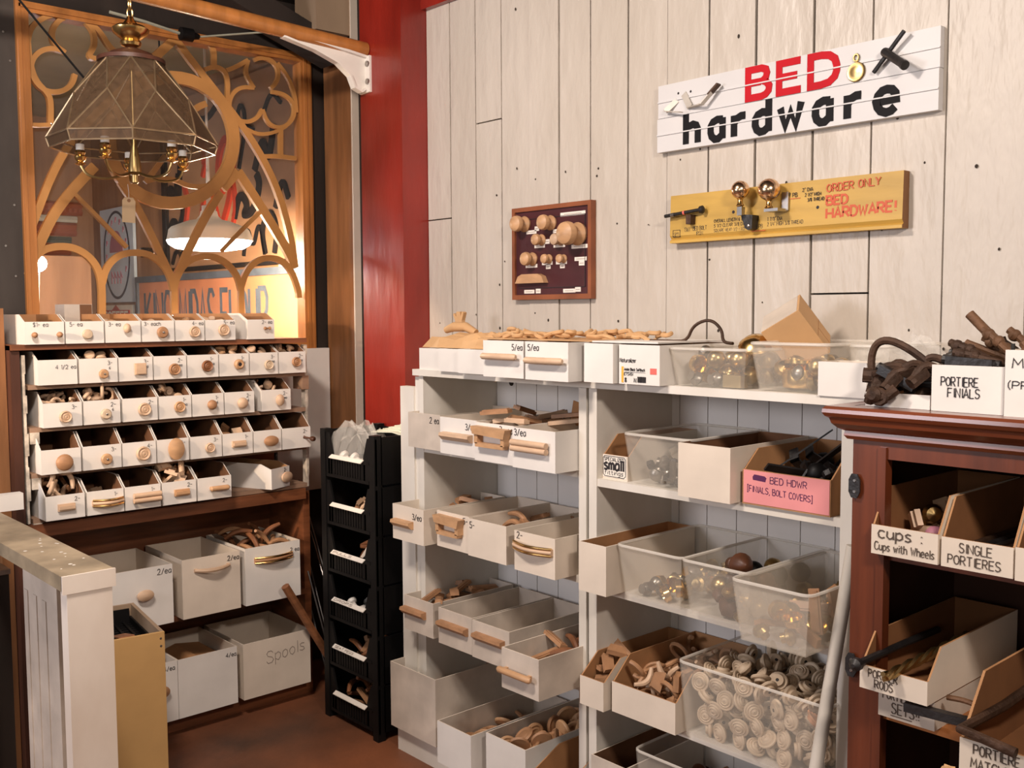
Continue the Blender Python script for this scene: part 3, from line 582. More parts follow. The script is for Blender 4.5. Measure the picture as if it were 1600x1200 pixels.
for ri, (z_, xf, fh, bh, ys, ws) in enumerate(ROWS):
    for ci, (y_, w_) in enumerate(zip(ys, ws)):
        kind, fx, fz, r_, wood, words_ = FT[(ri, ci)]
        lab = f'small white box with {words_}, {ORD[ci]} in the {rowname[ri]} row'
        iw = 'kraft' if ri == 0 else 'kraft_dark'  # lower rows: darker lining carries the shade under the shelf above
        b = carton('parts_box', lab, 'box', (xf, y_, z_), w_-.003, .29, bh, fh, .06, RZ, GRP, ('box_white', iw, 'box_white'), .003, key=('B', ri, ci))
        if kind:
            pull(b, kind, w_*fx, fh*fz, r_, wood)
            if (ri, ci) == (0, 0): pull(b, kind, w_*.82, fh*.42, r_, wood)
        t_, tx, tz = PR.get((ri, ci), (rr.choice(['2-', '3-', '2-', '1-']) if ri != 3 else ['', '3-', '4-', '4-', '3-', '1-', '', '2-'][ci], .72, .72))
        if t_:
            mark(b, t_, w_*tx, fh*tz, .014, .0012, 'ink_black')
            if ri in (1, 2) and ci: mark(b, rr.choice(['ea', 'ea', '6']), w_*tx+.004, fh*tz-.016, .010, .0011, 'ink_black')
# the sixth box of the lowest small row stands askew
sk = carton('parts_box', 'long white box turned askew with an oval pale pull, last of the fifth row', 'box', (-3.60, 1.958, .895), .115, .27, .10, .082, .05, RZ+.40, GRP, ('box_white', 'kraft', 'box_white'), .003, key=('B', 4, 5))
pull(sk, 'wide', .078, .042, .022, 'pale_wood'); mark(sk, '2-', .08, .063, .014, .0016, 'ink_black')
def bheap(ri, ci, kinds, n, nm, words_, y0=.05, y1=.2, flat=.6, seed=1, z0=None, zmax=None):
    b = BOXES[('B', ri, ci)]
    place = f'{ORD[ci]} box of the {rowname[ri]} row'
    return heap(b, .008, b['w']-.008, y0, y1, kinds, n, nm, f'{words_} lying in the {place}', nm.split('_')[-1], f'{words_}s in {place}'[:100], z0=z0, flat=flat, seed=seed, zmax=zmax)
bheap(0, 2, ['knob', 'knob_honey'], 20, 'turned_pull', 'light turned wooden knob', .03, .27, seed=2)
bheap(0, 3, ['knob'], 22, 'turned_pull', 'pale turned wooden knob', .03, .27, seed=3)
bheap(0, 4, ['knob_honey'], 20, 'turned_pull', 'honey turned wooden knob', .03, .27, seed=4)
bheap(0, 5, ['slat_pull'], 16, 'wooden_pull', 'pale flat wooden pull', .02, .27, .2, seed=5, zmax=.10)
bheap(1, 1, ['knob'], 28, 'turned_pull', 'small pale wooden knob', .02, .2, seed=6)
bheap(1, 5, ['knob', 'knob_honey'], 34, 'turned_pull', 'pale bulbous wooden knob', .02, .24, seed=7)
bheap(1, 6, ['knob'], 26, 'turned_pull', 'little pale wooden knob', .02, .2, seed=8)
bheap(1, 7, ['knob', 'chip'], 22, 'turned_pull', 'pale wooden offcut knob', .02, .2, seed=9)
bheap(2, 0, ['ring_half'], 40, 'wooden_curl', 'pale curled wooden half ring', .02, .22, 1.6, seed=10)
bheap(2, 1, ['ring_half', 'knob'], 40, 'wooden_curl', 'pale curl of turned wood', .02, .22, 1.6, seed=11)
bheap(2, 3, ['knob', 'ring_half'], 40, 'turned_pull', 'pale rounded wooden knob', .04, .24, 1.6, seed=12)
bheap(2, 6, ['knob', 'ring_half'], 36, 'turned_pull', 'grey-tan wooden knob', .03, .24, 1.6, seed=13)
bheap(3, 4, ['knob'], 8, 'turned_pull', 'pale wooden knob', .03, .2, seed=14)
bheap(3, 5, ['chip', 'offcut'], 12, 'wooden_chip', 'pale stepped wooden chip', .03, .2, .7, seed=15)
bheap(4, 0, ['ring_half_tan', 'handle_small'], 30, 'wooden_curl', 'brown curled wooden piece', .02, .22, 1.6, seed=16)
bheap(4, 1, ['chip', 'knob'], 10, 'wooden_chip', 'dull tan wooden chip', .03, .2, .7, seed=17)
bheap(4, 3, ['chip', 'offcut', 'slat_pull'], 26, 'wooden_chip', 'tan wooden chip heaped to the rim', .02, .24, 1.0, seed=18)

# six large boxes on the two lower shelves
BG = 'large white boxes in the wooden bookcase'
LB = [
 ('large_carton', 'large white box with one oval wooden knob, behind the white newel post', 1.298, .450, .238, .222, 'box_white'),
 ('large_carton', 'large white box with a pale bow pull, middle of the upper large boxes', 1.573, .450, .235, .226, 'box_cream'),
 ('large_carton', 'large white box with brass-inlaid pull, filled with curved brown handles', 1.830, .450, .243, .228, 'box_white'),
 ('large_carton', 'large white box half hidden by the tan bin, brown oval mark on front', 1.306, .075, .238, .228, 'box_white'),
 ('large_carton', 'plain large white box without a pull, beside the box marked Spools', 1.546, .075, .240, .226, 'box_white'),
 ('large_carton', 'wide creased white box with the word Spools written in pencil', 1.812, .075, .300, .224, 'box_cream')]
for i, (nm, lab, y_, z_, w_, h_, mm) in enumerate(LB):
    carton(nm, lab, 'box', (-3.59, y_, z_), w_, .34 if i < 5 else .345, h_, None, None, RZ, BG, (mm, 'box_cream', 'box_cream'), .004, key=('L', i))
pull(BOXES[('L', 0)], 'wide', .128, .125, .021, 'pale_wood'); mark(BOXES[('L', 0)], '2/ea', .185, .19, .02, .002, 'ink_black')
pull(BOXES[('L', 1)], 'arch', .118, .18, .14, 'pale_wood'); mark(BOXES[('L', 1)], '2/ea', .185, .195, .018, .002, 'ink_black')
pull(BOXES[('L', 2)], 'brassarch', .122, .175, .165, 'tan_wood'); mark(BOXES[('L', 2)], '2 ea', .205, .185, .016, .0018, 'ink_black')
pull(BOXES[('L', 3)], 'wide', .165, .125, .024, 'tan_wood'); mark(BOXES[('L', 3)], '4/ea', .185, .195, .016, .0018, 'ink_black')
mark(BOXES[('L', 4)], '4/ea', .195, .19, .016, .0018, 'ink_black')
mark(BOXES[('L', 5)], 'Spools', .10, .125, .048, .0022, 'ink_grey', slope=.12)
heap(BOXES[('L', 2)], .02, .22, .03, .3, ['handle', 'handle_brown'], 46, 'bow_pull', 'curved brown wooden handle heaped above the rim of the brass-pull box', 'handle', 'handles in the brass-pull box', flat=.5, seed=21, zmax=.27)
heap(BOXES[('L', 3)], .02, .22, .03, .3, ['handle', 'slat_brown'], 36, 'bow_pull', 'brown wooden handle in the large box half hidden by the tan bin', 'handle', 'handles in the half hidden box', flat=.6, seed=22)
b = BOXES[('L', 4)]
pb = MB(); pb.prism([(.02, .16), (.12, .19), (.22, .175), (.22, .171), (.12, .186), (.02, .156)], FR((0, 0, 0), X, Z, Y), .04, .30)
pb.box(.02, .04, .006, .22, .30, .157)
tag(pb.build('paper_parcel', 'kraft', loc=b['loc'], rz=RZ), 'folded brown paper parcel inside the plain white box beside Spools', 'parcel')

# ---------------------------------------------------------------- pierced gothic window panel
TR = thing('tracery_window', 'golden wooden gothic tracery window panel above the bookcase', 'window panel', (-4.0, 1.8, 1.44))
o3 = Vector((-4.0, 1.8, 1.44))
fr = MB()
fr.box(-.05, 1.180-1.8, 0, .018, 1.224-1.8, 1.30); fr.box(-.05, 2.352-1.8, 0, .018, 2.406-1.8, 1.30)
fr.box(-.05, 1.224-1.8, 1.262, .018, 2.352-1.8, 1.30); fr.box(-.05, 1.224-1.8, 0, .018, 2.352-1.8, .03)
for y_ in (1.184, 2.366, 2.386): fr.box(.018, y_-1.8, .0, .024, y_-1.8+.012, 1.295)
fr.box(.018, 1.19-1.8, 1.276, .024, 2.40-1.8, 1.288)
fr.build('frame', 'frame_wood', TR)
tm = MB(); UV = FR((0, -1.8, -1.44), Y, Z, X)
for i, (wd, pts) in enumerate(TRACERY):
    cl = i == 0
    p_ = pts[:-1] if cl else chaikin(pts, 2)
    tm.ribbon(p_, wd, UV, -.016, .008 - i*.0003, closed=cl)
tm.build('tracery', 'tracery_wood', TR)
MB().box(-.030, 1.2-1.8, .01, -.027, 2.39-1.8, 1.29).build('glass_pane', 'window_glass', TR)
tg = MB(); tg.prism([(0, .085), (.010, .098), (.042, .098), (.052, .085), (.052, 0), (0, 0)], FR((0, 0, 0), Y, Z, X), 0, .0012)
to = tg.build('price_tag', 'tag_paper', loc=(-3.978, 1.541, 1.958)); tag(to, 'buff paper price tag hanging from the tracery below the ring', 'tag')
to.rotation_euler = (radians(-2), 0, 0)
MB().lathe([(.007, 0), (.007, .0008)], (.0012, .026, .086), X, 12).build('eyelet', 'tan_wood', to)
MB().tube([(.001, .026, .088), (-.003, .027, .12), (-.006, .024, .15)], .0012, 5).build('string', 'paper', to)

# ---------------------------------------------------------------- hanging rod, bracket, lamp
rod = MB().tube([(-3.49, .3, 2.722), (-3.49, 1.2, 2.706), (-3.49, 2.362, 2.660)], .030, 16).build('hanging_rod', 'frame_wood', smooth=True)
tag(rod, 'round orange wooden rod running overhead to the red post', 'rod')
bt = thing('shelf_bracket', 'white cast bracket under the end of the orange rod', 'bracket', (-3.49, 2.365, 2.50))
bm_ = MB(); F2 = FR((0, 0, 0), -Y, Z, X)
web = [(0, .0), (.03, -.015), (.065, .0), (.085, .045), (.14, .085), (.24, .118), (.36, .140), (.40, .152), (.40, .168), (.36, .166), (.2, .148), (.0, .124)]
bm_.prism(web, F2, -.006, .006); bm_.ribbon([(0, .128), (.2, .150), (.4, .168)], .010, F2, -.022, .022)
bm_.ribbon([(.01, .004), (.03, -.010), (.062, .002), (.082, .046), (.14, .088), (.24, .121), (.38, .148)], .008, F2, -.016, .016)
bm_.build('arm', 'white_paint', bt)
MB().box(-.038, -.010, -.012, .038, 0, .132).build('wall_plate', 'white_paint', bt)
for z_ in (.03, .10): MB().lathe([(.013, 0), (.012, .005), (.001, .008)], (.024, -.010, z_), -Y, 8).build('screw', 'steel', bt, smooth=True)
LX, LY, LZ = -3.49, 1.402, 2.172
lp = thing('hanging_lamp', 'large faceted smoky glass lamp with brass candle arms, hung by a chain', 'lamp', (LX, LY, LZ))
NF = 8
def ringp(r, z, off): return [Vector((r*cos(2*pi*(i+off)/NF), r*sin(2*pi*(i+off)/NF), z)) for i in range(NF)]
T_ = ringp(.105, .285, .5); M_ = ringp(.195, .160, 0); B_ = ringp(.278, .020, .5); D_ = ringp(.268, -.012, .5)
sh = MB(); V_ = T_+M_+B_+D_; F_ = []
for i in range(NF):
    j = (i+1) % NF
    F_ += [(i, j, NF+j), (i, NF+j, NF+i), (NF+i, NF+j, 2*NF+i), (2*NF+i, NF+j, 2*NF+j), (2*NF+i, 2*NF+j, 3*NF+j, 3*NF+i)]
F_ = []
for i in range(NF):   # top vertex i sits between mids i and i+1
    j = (i+1) % NF
    F_ += [(i, NF+j, j), (i, NF+i, NF+j), (NF+i, 2*NF+i, NF+j), (NF+j, 2*NF+i, 2*NF+j), (2*NF+i, 3*NF+i, 3*NF+j, 2*NF+j)]
sh.add(V_, F_); sh.build('lamp_shade', 'lampshade_glass', lp)
cm = MB()
for i in range(NF):
    j = (i+1) % NF
    for a, b_ in ((T_[i], T_[j]), (T_[i], M_[i]), (T_[i], M_[j]), (M_[i], B_[i]), (M_[j], B_[i]), (B_[i], B_[j]), (D_[i], D_[j]), (B_[i], D_[i])): cm.tube([a, b_], .0032, 5)
cm.build('shade_leading', 'lead_came', lp)
MB().lathe([(.112,.283),(.112,.296),(.085,.302),(.070,.316),(.012,.338)], n=24).build('shade_collar', 'bookcase_side', lp, smooth=True)
MB().lathe([(.014,.336),(.032,.342),(.036,.352),(.030,.362),(.038,.368),(.058,.384),(.062,.398),(.048,.408),(.026,.414),(.014,.430),(.010,.440),(.001,.442)], n=22).build('brass_cap', 'brass', lp, smooth=True)
st = MB().lathe([(.007,-.125),(.012,-.12),(.012,-.095),(.022,-.085),(.022,-.065),(.009,.012),(.008,.34)], n=12)
st.build('centre_stem', 'aged_brass', lp, smooth=True)
for i in range(5):
    a = 2*pi*i/5 + .35; e = Vector((cos(a), sin(a), 0))
    am = MB(); P = [Vector((0, 0, -.085)) + e*.01, e*.05+Vector((0, 0, -.10)), e*.10+Vector((0, 0, -.11)), e*.155+Vector((0, 0, -.10)), e*.175+Vector((0, 0, -.07)), e*.178+Vector((0, 0, -.055))]
    am.tube(chaikin([tuple(p) for p in P], 2), .0045, 8); ao = am.build('lamp_arm', 'aged_brass', lp, smooth=True)
    MB().lathe([(.006,0),(.020,.006),(.010,.012),(.018,.020),(.020,.030),(.014,.036),(.018,.044),(.015,.052)], e*.178-Z*.065, n=12).build('socket_cup', 'brass', ao, smooth=True)
    MB().lathe([(.014,.052),(.014,.072),(.010,.074)], e*.178-Z*.065, n=12).build('candle_sleeve', 'candle_white', ao, smooth=True)
ch = MB()
for i in range(5):
    c = Vector((0, 0, .452 + .030*i)); d = X if i % 2 else Y
    ch.tube([c + d*.009*cos(2*pi*q/12) + Z*.019*sin(2*pi*q/12) for q in range(12)], .0032, 6, closed=True)
ch.build('chain', 'aged_brass', lp, smooth=True)
tag(MB().tube([(-3.6, 1.02, 2.70), (-3.6, 1.08, 2.63), (-3.6, 1.277, 2.411), (-3.55, 1.30, 2.36)], .004, 6).build('power_cable', 'black_plastic'), 'thin black cord slanting across the upper left corner of the tracery', 'cord')
wc = thing('hanging_wire', 'pale wire with a black plug along the top of the tracery frame', 'wire', (-3.85, 1.85, 2.69))
MB().tube([(.0, -.38, .03), (.0, -.25, .02), (0, -.11, .0)], .006, 6).tube([(0, -.03, 0), (.01, .10, .03), (.03, .26, .065)], .004, 6).build('wire', 'teal_wire', wc, smooth=True)
MB().lathe([(.010, -.03), (.026, -.026), (.026, .022), (.016, .026), (.010, .05)], (0, -.08, 0), Y, 12).build('plug', 'black_plastic', wc, smooth=True)

# ---------------------------------------------------------------- things seen in the room beyond the tracery
zc = 2.29
ms = [('mould_red', .0, .10, .03), ('mould_white', .10, .15, .015), ('mould_red', .15, .25, .03), ('mould_green', .25, .30, .012), ('mould_red', .30, .39, .028)]
wordsm = ['topmost red-brown', 'cream white', 'middle red-brown', 'dark green', 'lowest red-brown']
for (mm, a, b_, t_), wd in zip(ms, wordsm):
    y1_ = 2.66 - .03*a/.1
    mb = MB(); mb.prism([(0, -b_+.003), (t_, -b_+.003), (t_*1.6, -b_+.02), (t_*1.2, -(a+b_)/2), (t_*1.8, -a-.02), (t_, -a-.003), (0, -a-.003)], FR((0, 0, 0), X, Z, Y), 0, .72)
    if mm == 'mould_red' and a == 0:
        for q in range(20): mb.box(.03, .01+q*.036, -.075, .05, .028+q*.036, -.05)
    o = mb.build('wood_moulding', mm, loc=(-7.65, y1_-.72, zc+.12)); tag(o, f'{wd} moulding length on the wall seen through the tracery', 'moulding', 'mouldings on the far wall')
tag(MB().box(-.02, 0, 0, 0, .37, .74).build('plywood_sheet', 'far_tan', loc=(-6.2, 1.835, 1.20)), 'tan plywood sheet behind the glowing bulb, below the mouldings', 'board')
tag(MB().box(-.40, 0, 0, 0, .36, 1.198).build('storage_crate', 'far_tan', loc=(-6.05, 1.835, 0)), 'tan crate under the plywood sheet beyond the tracery', 'crate')
# framed oval sign
ov = thing('oval_sign', 'pale blue panel with an oval emblem, seen through the tracery', 'sign', (-7.15, 2.745, 1.68))
MB().box(-.30, -.02, 0, .30, 0, .66).build('panel', 'sign_blue', ov)
FO = FR((0, -.02, .33), X, Z, -Y)
MB().ribbon([(.23*cos(2*pi*i/40), .30*sin(2*pi*i/40)) for i in range(40)], .018, FO, 0, .003, closed=True).build('oval_line', 'sign_navy', ov)
MB().prism([(.12*cos(pi*i/12), .02+.15*sin(pi*i/12)) for i in range(13)], FO, 0, .004).build('emblem', 'sign_mauve', ov)
lt = MB()
for i in range(11):
    a = radians(205-23*i); c = Vector((.185*cos(a), .245*sin(a)))
    lt.ribbon([(c.x-.010, c.y-.018), (c.x-.004, c.y+.018), (c.x+.008, c.y), (c.x+.012, c.y+.018)], .007, FO, 0, .004)
for i in range(4): lt.ribbon([(-.10+.055*i, -.20), (-.10+.055*i, -.12), (-.07+.055*i, -.16)], .010, FO, 0, .004)
lt.build('lettering', 'sign_mauve', ov)
cf = thing('coffee_sign', 'cream panel with red lettering under the pale blue oval sign', 'sign', (-7.15, 2.745, 1.30))
MB().box(-.34, -.018, 0, .24, 0, .36).build('panel', 'mould_white', cf)
FC = FR((0, -.018, 0), X, Z, -Y)
rb = MB().prism([(-.30, .24), (.20, .24), (.20, .325), (.02, .325), (-.05, .36), (-.12, .325), (-.30, .325)], FC, 0, .004); rb.build('banner', 'script_red', cf)
pen(MB(), 'COFFEE', -.27, .252, .06, .013, FC, .004, width=.46, jit=0).build('lettering', 'paper', cf)
# flour sign
fs = thing('flour_sign', 'orange sign with slate lettering KING MIDAS FLOUR, seen through the tracery', 'sign', (-6.75, 2.745, 1.22))
MB().box(0, -.03, 0, 2.25, 0, .61).build('panel', 'sign_orange', fs)
MB().box(-.03, -.045, .585, 2.28, 0, .625).box(-.03, -.045, 0, 0, 0, .585).build('frame', 'sign_slate', fs)
FF = FR((0, -.03, 0), X, Z, -Y)
tl = MB()
for word, a_, b_ in (('KING', -6.655, -6.245), ('MIDAS', -6.115, -5.63), ('FLOUR', -5.545, -4.99)):
    sz = .29; wx = (b_-a_) / (text_width(word, sz) - 1.1*sz/6)
    pen(tl, word, a_+6.75, .305-.08, sz, .030, FF, .001, jit=0, wx=wx)
tl.build('lettering', 'sign_slate', fs)
# big ornate script board
sb = thing('script_board', 'tan board with large ornate black and red letters, behind the tracery', 'sign', (-6.3, 2.745, 1.86))
MB().box(0, -.025, 0, 1.62, 0, 1.05).build('panel', 'script_tan', sb)
FS = FR((0, -.025, 0), X, Z, -Y)
MB().ribbon([(.02, 0), (.02, 1.0)], .06, FS, 0, .02).ribbon([(0, .012), (1.6, .012)], .024, FS, 0, .02).ribbon([(.22, .45), (.30, 1.0)], .05, FS, 0, .012).build('frame', 'sign_black', sb)
bl = MB(); rr = random.Random(3)
SW = [[(.10,.05),(.16,.14),(.24,.10),(.20,.04),(.30,.18),(.36,.30)], [(.06,.26),(.14,.34),(.20,.26),(.28,.36),(.26,.44)], [(.95,.28),(1.02,.42),(1.12,.34),(1.05,.28),(1.18,.30),(1.26,.44),(1.22,.50)], [(1.05,.06),(1.10,.24),(1.16,.08),(1.24,.26),(1.30,.06)], [(1.30,.06),(1.26,.20),(1.36,.30),(1.44,.20),(1.40,.06)],
      [(1.2,.52),(1.30,.70),(1.36,.54),(1.42,.74)], [(1.02,.55),(1.12,.80),(1.06,.92),(1.0,.82),(1.20,.74)], [(.40,.95),(.62,.86),(.80,.96),(.9,.90)], [(.35,.75),(.50,.82),(.62,.74)], [(1.3,.80),(1.40,.92),(1.5,.84)], [(1.42,.30),(1.50,.46),(1.56,.34)], [(.04,.40),(.10,.55),(.16,.45),(.22,.6)]]
for i, s_ in enumerate(SW): bl.ribbon(chaikin(s_, 3), .020 + .012*(i % 3), FS, 0, .014)
bl.build('lettering', 'sign_black', sb)
rl = MB()
for s_, wd in (([(.52,.28),(.60,.48),(.70,.40),(.76,.26)], .035), ([(.80,.24),(.92,.42),(.96,.62),(.88,.76),(.78,.66),(.76,.52),(.84,.44)], .045), ([(.30,.26),(.36,.42),(.30,.52)], .035), ([(.56,.55),(.64,.68),(.60,.78),(.58,.62)], .03), ([(.92,.22),(.98,.34),(.94,.5)], .03)): rl.ribbon(chaikin(s_, 3), wd, FS, 0, .016)
rl.build('red_lettering', 'script_red', sb)
# white pendant lamp beyond
pd = thing('pendant_lamp', 'white enamel pendant lamp glowing beyond the tracery', 'lamp', (-4.62, 2.21, 1.90))
MB().lathe([(.202,.048),(.206,.050),(.188,.098),(.176,.112),(.105,.140),(.060,.150),(.044,.168),(.038,.190),(.030,.194)], n=36, cap=False).build('lamp_shade', 'pendant_enamel', pd, smooth=True)
MB().lathe([(.001,0),(.10,.003),(.16,.012),(.190,.030),(.200,.050),(.12,.060),(.001,.064)], n=30, cap=False).build('lamp_diffuser', 'pendant_inside', pd)
MB().lathe([(.034,.188),(.034,.215),(.012,.222),(.006,.5),(.006,1.08)], n=14).build('hanging_stem', 'candle_white', pd, smooth=True)
bu = thing('bare_bulb', 'small bare glowing bulb on a thin pale stand, low corner of the tracery', 'lamp', (-5.2, 1.60, 1.845))
MB().ball((0, 0, 0), .040).build('bulb', 'bulb_glow', bu, smooth=True)
MB().tube([(0, 0, -.03), (-.0, -.02, -.45), (0, -.04, -1.845)], .006, 6).build('stand', 'paper', bu)
pc = thing('lamp_plug', 'black plug on a thin cord behind the second tracery arch', 'plug', (-4.30, 1.77, 1.862))
MB().lathe([(.016, -.03), (.022, -.025), (.022, .02), (.012, .03)], (0, 0, 0), Y, 10).build('plug_body', 'black_plastic', pc, smooth=True)
MB().tube([(0, .03, 0), (0, .07, -.003), (-.02, .10, .10), (-.1, .12, 1.14)], .004, 6).build('cord', 'black_plastic', pc)
cb = thing('small_carton', 'small white and brown carton standing behind the top row of boxes', 'box', (-3.93, 1.262, 1.497))
MB().box(0, 0, 0, .10, .10, .138, (0, 0, 0, 0, 0, 0)).build('carton_body', 'box_worn_shaded', cb)
MB().box(.10, .055, .015, .1015, .098, .137).build('side_label', 'kraft_dark', cb)

# ---------------------------------------------------------------- white shelf unit along the board wall (fronts face -y)
su = thing('shelf_unit', 'white painted wooden shelf unit standing against the board wall', 'shelf unit', (-2.05, 2.13, 0))
def spart(name, *boxes, m='shelf_white'):
    mb = MB()
    for q in boxes: mb.box(q[0]+2.05, q[1]-2.13, q[2], q[3]+2.05, q[4]-2.13, q[5])
    return mb.build(name, m, su)
spart('stile', (-2.958, 2.13, 0, -2.878, 2.16, 1.335))
spart('stile', (-2.878, 2.138, 0, -2.848, 2.168, 1.372))
spart('side_panel', (-2.848, 2.132, 0, -2.824, 2.4865, 1.376))
spart('side_panel', (-2.93, 2.16, 0, -2.900, 2.486, 1.30))
spart('divider', (-2.062, 2.128, 0, -2.032, 2.4865, 1.376)); spart('divider', (-2.024, 2.131, 0, -1.993, 2.4865, 1.376))
spart('side_panel', (-1.215, 2.13, 0, -1.183, 2.4865, 1.376))
spart('top_board', (-2.868, 2.118, 1.378, -1.14, 2.486, 1.40))
for z_ in (1.13, .812, .482, .10): spart('shelf', (-2.824, 2.134, z_-.022, -2.062, 2.486, z_))
for z_ in (1.113, .80, .463, .10): spart('shelf', (-1.993, 2.134, z_-.022, -1.215, 2.486, z_))
bbm = MB(); x_ = -2.822
while x_ < -1.22:
    bbm.box(x_+2.05, .345, .02, min(x_+.1045, -1.216)+2.05, .352, 1.376)
    x_ += .1075
bbm.box(-2.82+2.05, .3515, .02, -1.22+2.05, .3535, 1.376, 1)
bbm.lathe([(.0125, 0), (.0124, .001)], (-2.742+2.05, .3448, 1.340), (0, -1, 0), 14, 1)
bbm.build('back_boards', ('beadboard', 'wall_crack'), su)
spart('kick_board', (-2.958, 2.10, 0, -1.183, 2.128, .099))
SG = 'white cardboard boxes on the white shelf unit'
def lbox(key, x0, x1, yf, z, h, label, mats=('box_white', 'box_cream', 'box_cream'), d=None, fh=None, slope=None, t=.004, name='shelf_carton', group=SG, rz=0):
    d = d or min(.32, 2.482-yf)
    return carton(name, label, 'box', (x0, yf, z), x1-x0, d, h, fh, slope, rz, group, mats, t, key=key)
# top of the unit
lbox(('T', 0), -2.835, -2.708, 2.125, 1.40, .075, 'low white box at the far left on top, brown paper bulging out', d=.33)
lbox(('T', 1), -2.698, -2.582, 2.105, 1.40, .077, 'second low white box on top, between two low boxes', d=.33)
lbox(('T', 2), -2.571, -2.418, 2.085, 1.40, .079, 'third low white box on top, beside the taller box with bar pull', d=.33)
lbox(('T', 3), -2.385, -2.200, 2.035, 1.40, .112, 'first white box with rounded bar pull on top, nearest the red post', ('box_white', 'kraft', 'box_white'), d=.36)
lbox(('T', 4), -2.182, -2.004, 2.025, 1.40, .112, 'second white box with rounded bar pull on top, beside the plain box', ('box_white', 'kraft', 'box_white'), d=.36)
lbox(('T', 5), -1.985, -1.875, 2.07, 1.40, .110, 'plain white lidless box on top beside the printed shoe box', ('box_white', 'kraft', 'box_white'), d=.36)
pull(BOXES[('T', 3)], 'bar', .092, .064, .155); mark(BOXES[('T', 3)], '5/ea', .155, .084, .018, .0018, 'ink_black')
pull(BOXES[('T', 4)], 'bar', .095, .058, .155); mark(BOXES[('T', 4)], '5/ea', .012, .086, .018, .0018, 'ink_black')
# printed shoe box
sb_ = lbox(('T', 6), -1.866, -1.722, 2.085, 1.40, .108, 'white shoe box with printed end label under a brown cord', ('box_white', 'kraft', 'box_white'), d=.33, name='shoe_box')
ob = sb_['o']
MB().box(.010, -.0012, .004, .017, 0, .048).build('orange_stripe', 'label_orange', ob)
MB().box(.112, -.0012, .030, .134, 0, .046).build('red_sticker', 'label_red', ob)
lb = MB(); pen(lb, 'Naturalizer', .004, .060, .011, .0012, width=.06, jit=0); pen(lb, 'Ankle Black Softbuck', .020, .037, .0075, .0010, width=.075, jit=0); pen(lb, 'ETS451', .020, .024, .0075, .001, jit=0); pen(lb, '8', .022, .006, .011, .0022, jit=0); pen(lb, 'N', .056, .006, .011, .0018, jit=0)
rr = random.Random(2); x_ = .068
while x_ < .098:
    wd = rr.choice([.0008, .0014, .002]); lb.box(x_, -.0014, .006, x_+wd, -.0006, .022); x_ += wd + rr.choice([.0008, .0013])
lb.box(.020, -.0013, .033, .095, -.0007, .0336); lb.build('printed_label', 'ink_black', ob)
tag(MB().tube(chaikin([(-1.87, 2.22, 1.515), (-1.80, 2.24, 1.514), (-1.76, 2.25, 1.516), (-1.74, 2.25, 1.56), (-1.69, 2.26, 1.578), (-1.65, 2.26, 1.55), (-1.64, 2.25, 1.514), (-1.60, 2.24, 1.512)], 3), .0045, 7).build('looped_cable', 'rust_iron', smooth=True), 'looped brown cord lying over the shoe box and clear bin', 'cord')
# paper, handles and carved pieces on top
def crumple(name, cx, cy, cz, sx, sy, sz, m, label, cat, seed, n=10):
    rr = random.Random(seed); mb = MB(); H = {}
    vs = []; fs = []
    for i in range(n+1):
        for j in range(n+1):
            u_ = i/n; v_ = j/n; e = min(1, 4*min(u_, 1-u_, v_, 1-v_)); z_ = sz*(.25 + .75*e**.6)*(.6+.55*rr.random())*(e > 0) 
            vs.append((sx*(u_-.5)+rr.uniform(-.2, .2)*sx/n, sy*(v_-.5)+rr.uniform(-.2, .2)*sy/n, z_))
    for i in range(n):
        for j in range(n): a = i*(n+1)+j; fs.append((a, a+n+1, a+n+2, a+1))
    mb.add(vs, fs); o = mb.build(name, m, loc=(cx, cy, cz)); return tag(o, label, cat)
crumple('brown_paper', -2.63, 2.235, 1.478, .40, .20, .050, 'kraft_light', 'crumpled brown paper bulging from the three low white boxes', 'paper', 3)
hd = MB(); hd.tube([(-.07, 0, 0), (-.03, 0, .012), (.03, 0, .012), (.08, 0, -.008)], [.012, .017, .017, .012], 10); 
o = hd.build('wooden_grip', 'kraft_light', loc=(-2.775, 2.26, 1.535), smooth=True, rz=.1); tag(o, 'tan wooden handle lying on the brown paper, beside the red post', 'handle')
fg = MB(); fg.prism([(-.022, 0), (.022, 0), (.020, .035), (.030, .062), (.022, .066), (.012, .050), (.010, .066), (-.010, .066), (-.012, .048), (-.026, .060), (-.030, .054), (-.018, .034)], FR((0, 0, 0), X, Z, -Y), -.008, .008)
o = fg.build('wooden_figure', 'kraft_light', loc=(-2.86, 2.33, 1.535)); tag(o, 'little carved wooden figure standing upright by the red post', 'ornament')
o['label'] = 'small forked tan wooden carving standing upright against the wall by the red post'; o['category'] = 'carving'
rr = random.Random(12)
for i in range(26):
    q = i/25; px = -2.52 + .62*q + rr.uniform(-.01, .01); py = 2.20 + rr.uniform(-.07, .12)
    put('carved_scroll', 'scroll', (px, py, 1.519 + rr.uniform(0, .012)), (rr.uniform(-.5, .5), rr.uniform(-.3, .3), rr.uniform(-.6, .6)), 'carved tan wooden scroll lying in the row on top of the white boxes', 'carving', 'carved scrolls on the top boxes', .9)
# lids supporting the carved scrolls
tag(MB().box(-2.50, 2.11, 1.5125, -1.985, 2.36, 1.5155).build('cardboard_sheet', 'kraft_light'), 'flat tan cardboard sheet under the carved scrolls on the top boxes', 'cardboard')
tag(MB().box(-1.982, 2.10, 1.5115, -1.74, 2.40, 1.516).build('carton_cover', 'box_white'), 'thin white box lid lying over the plain box and shoe box', 'lid')
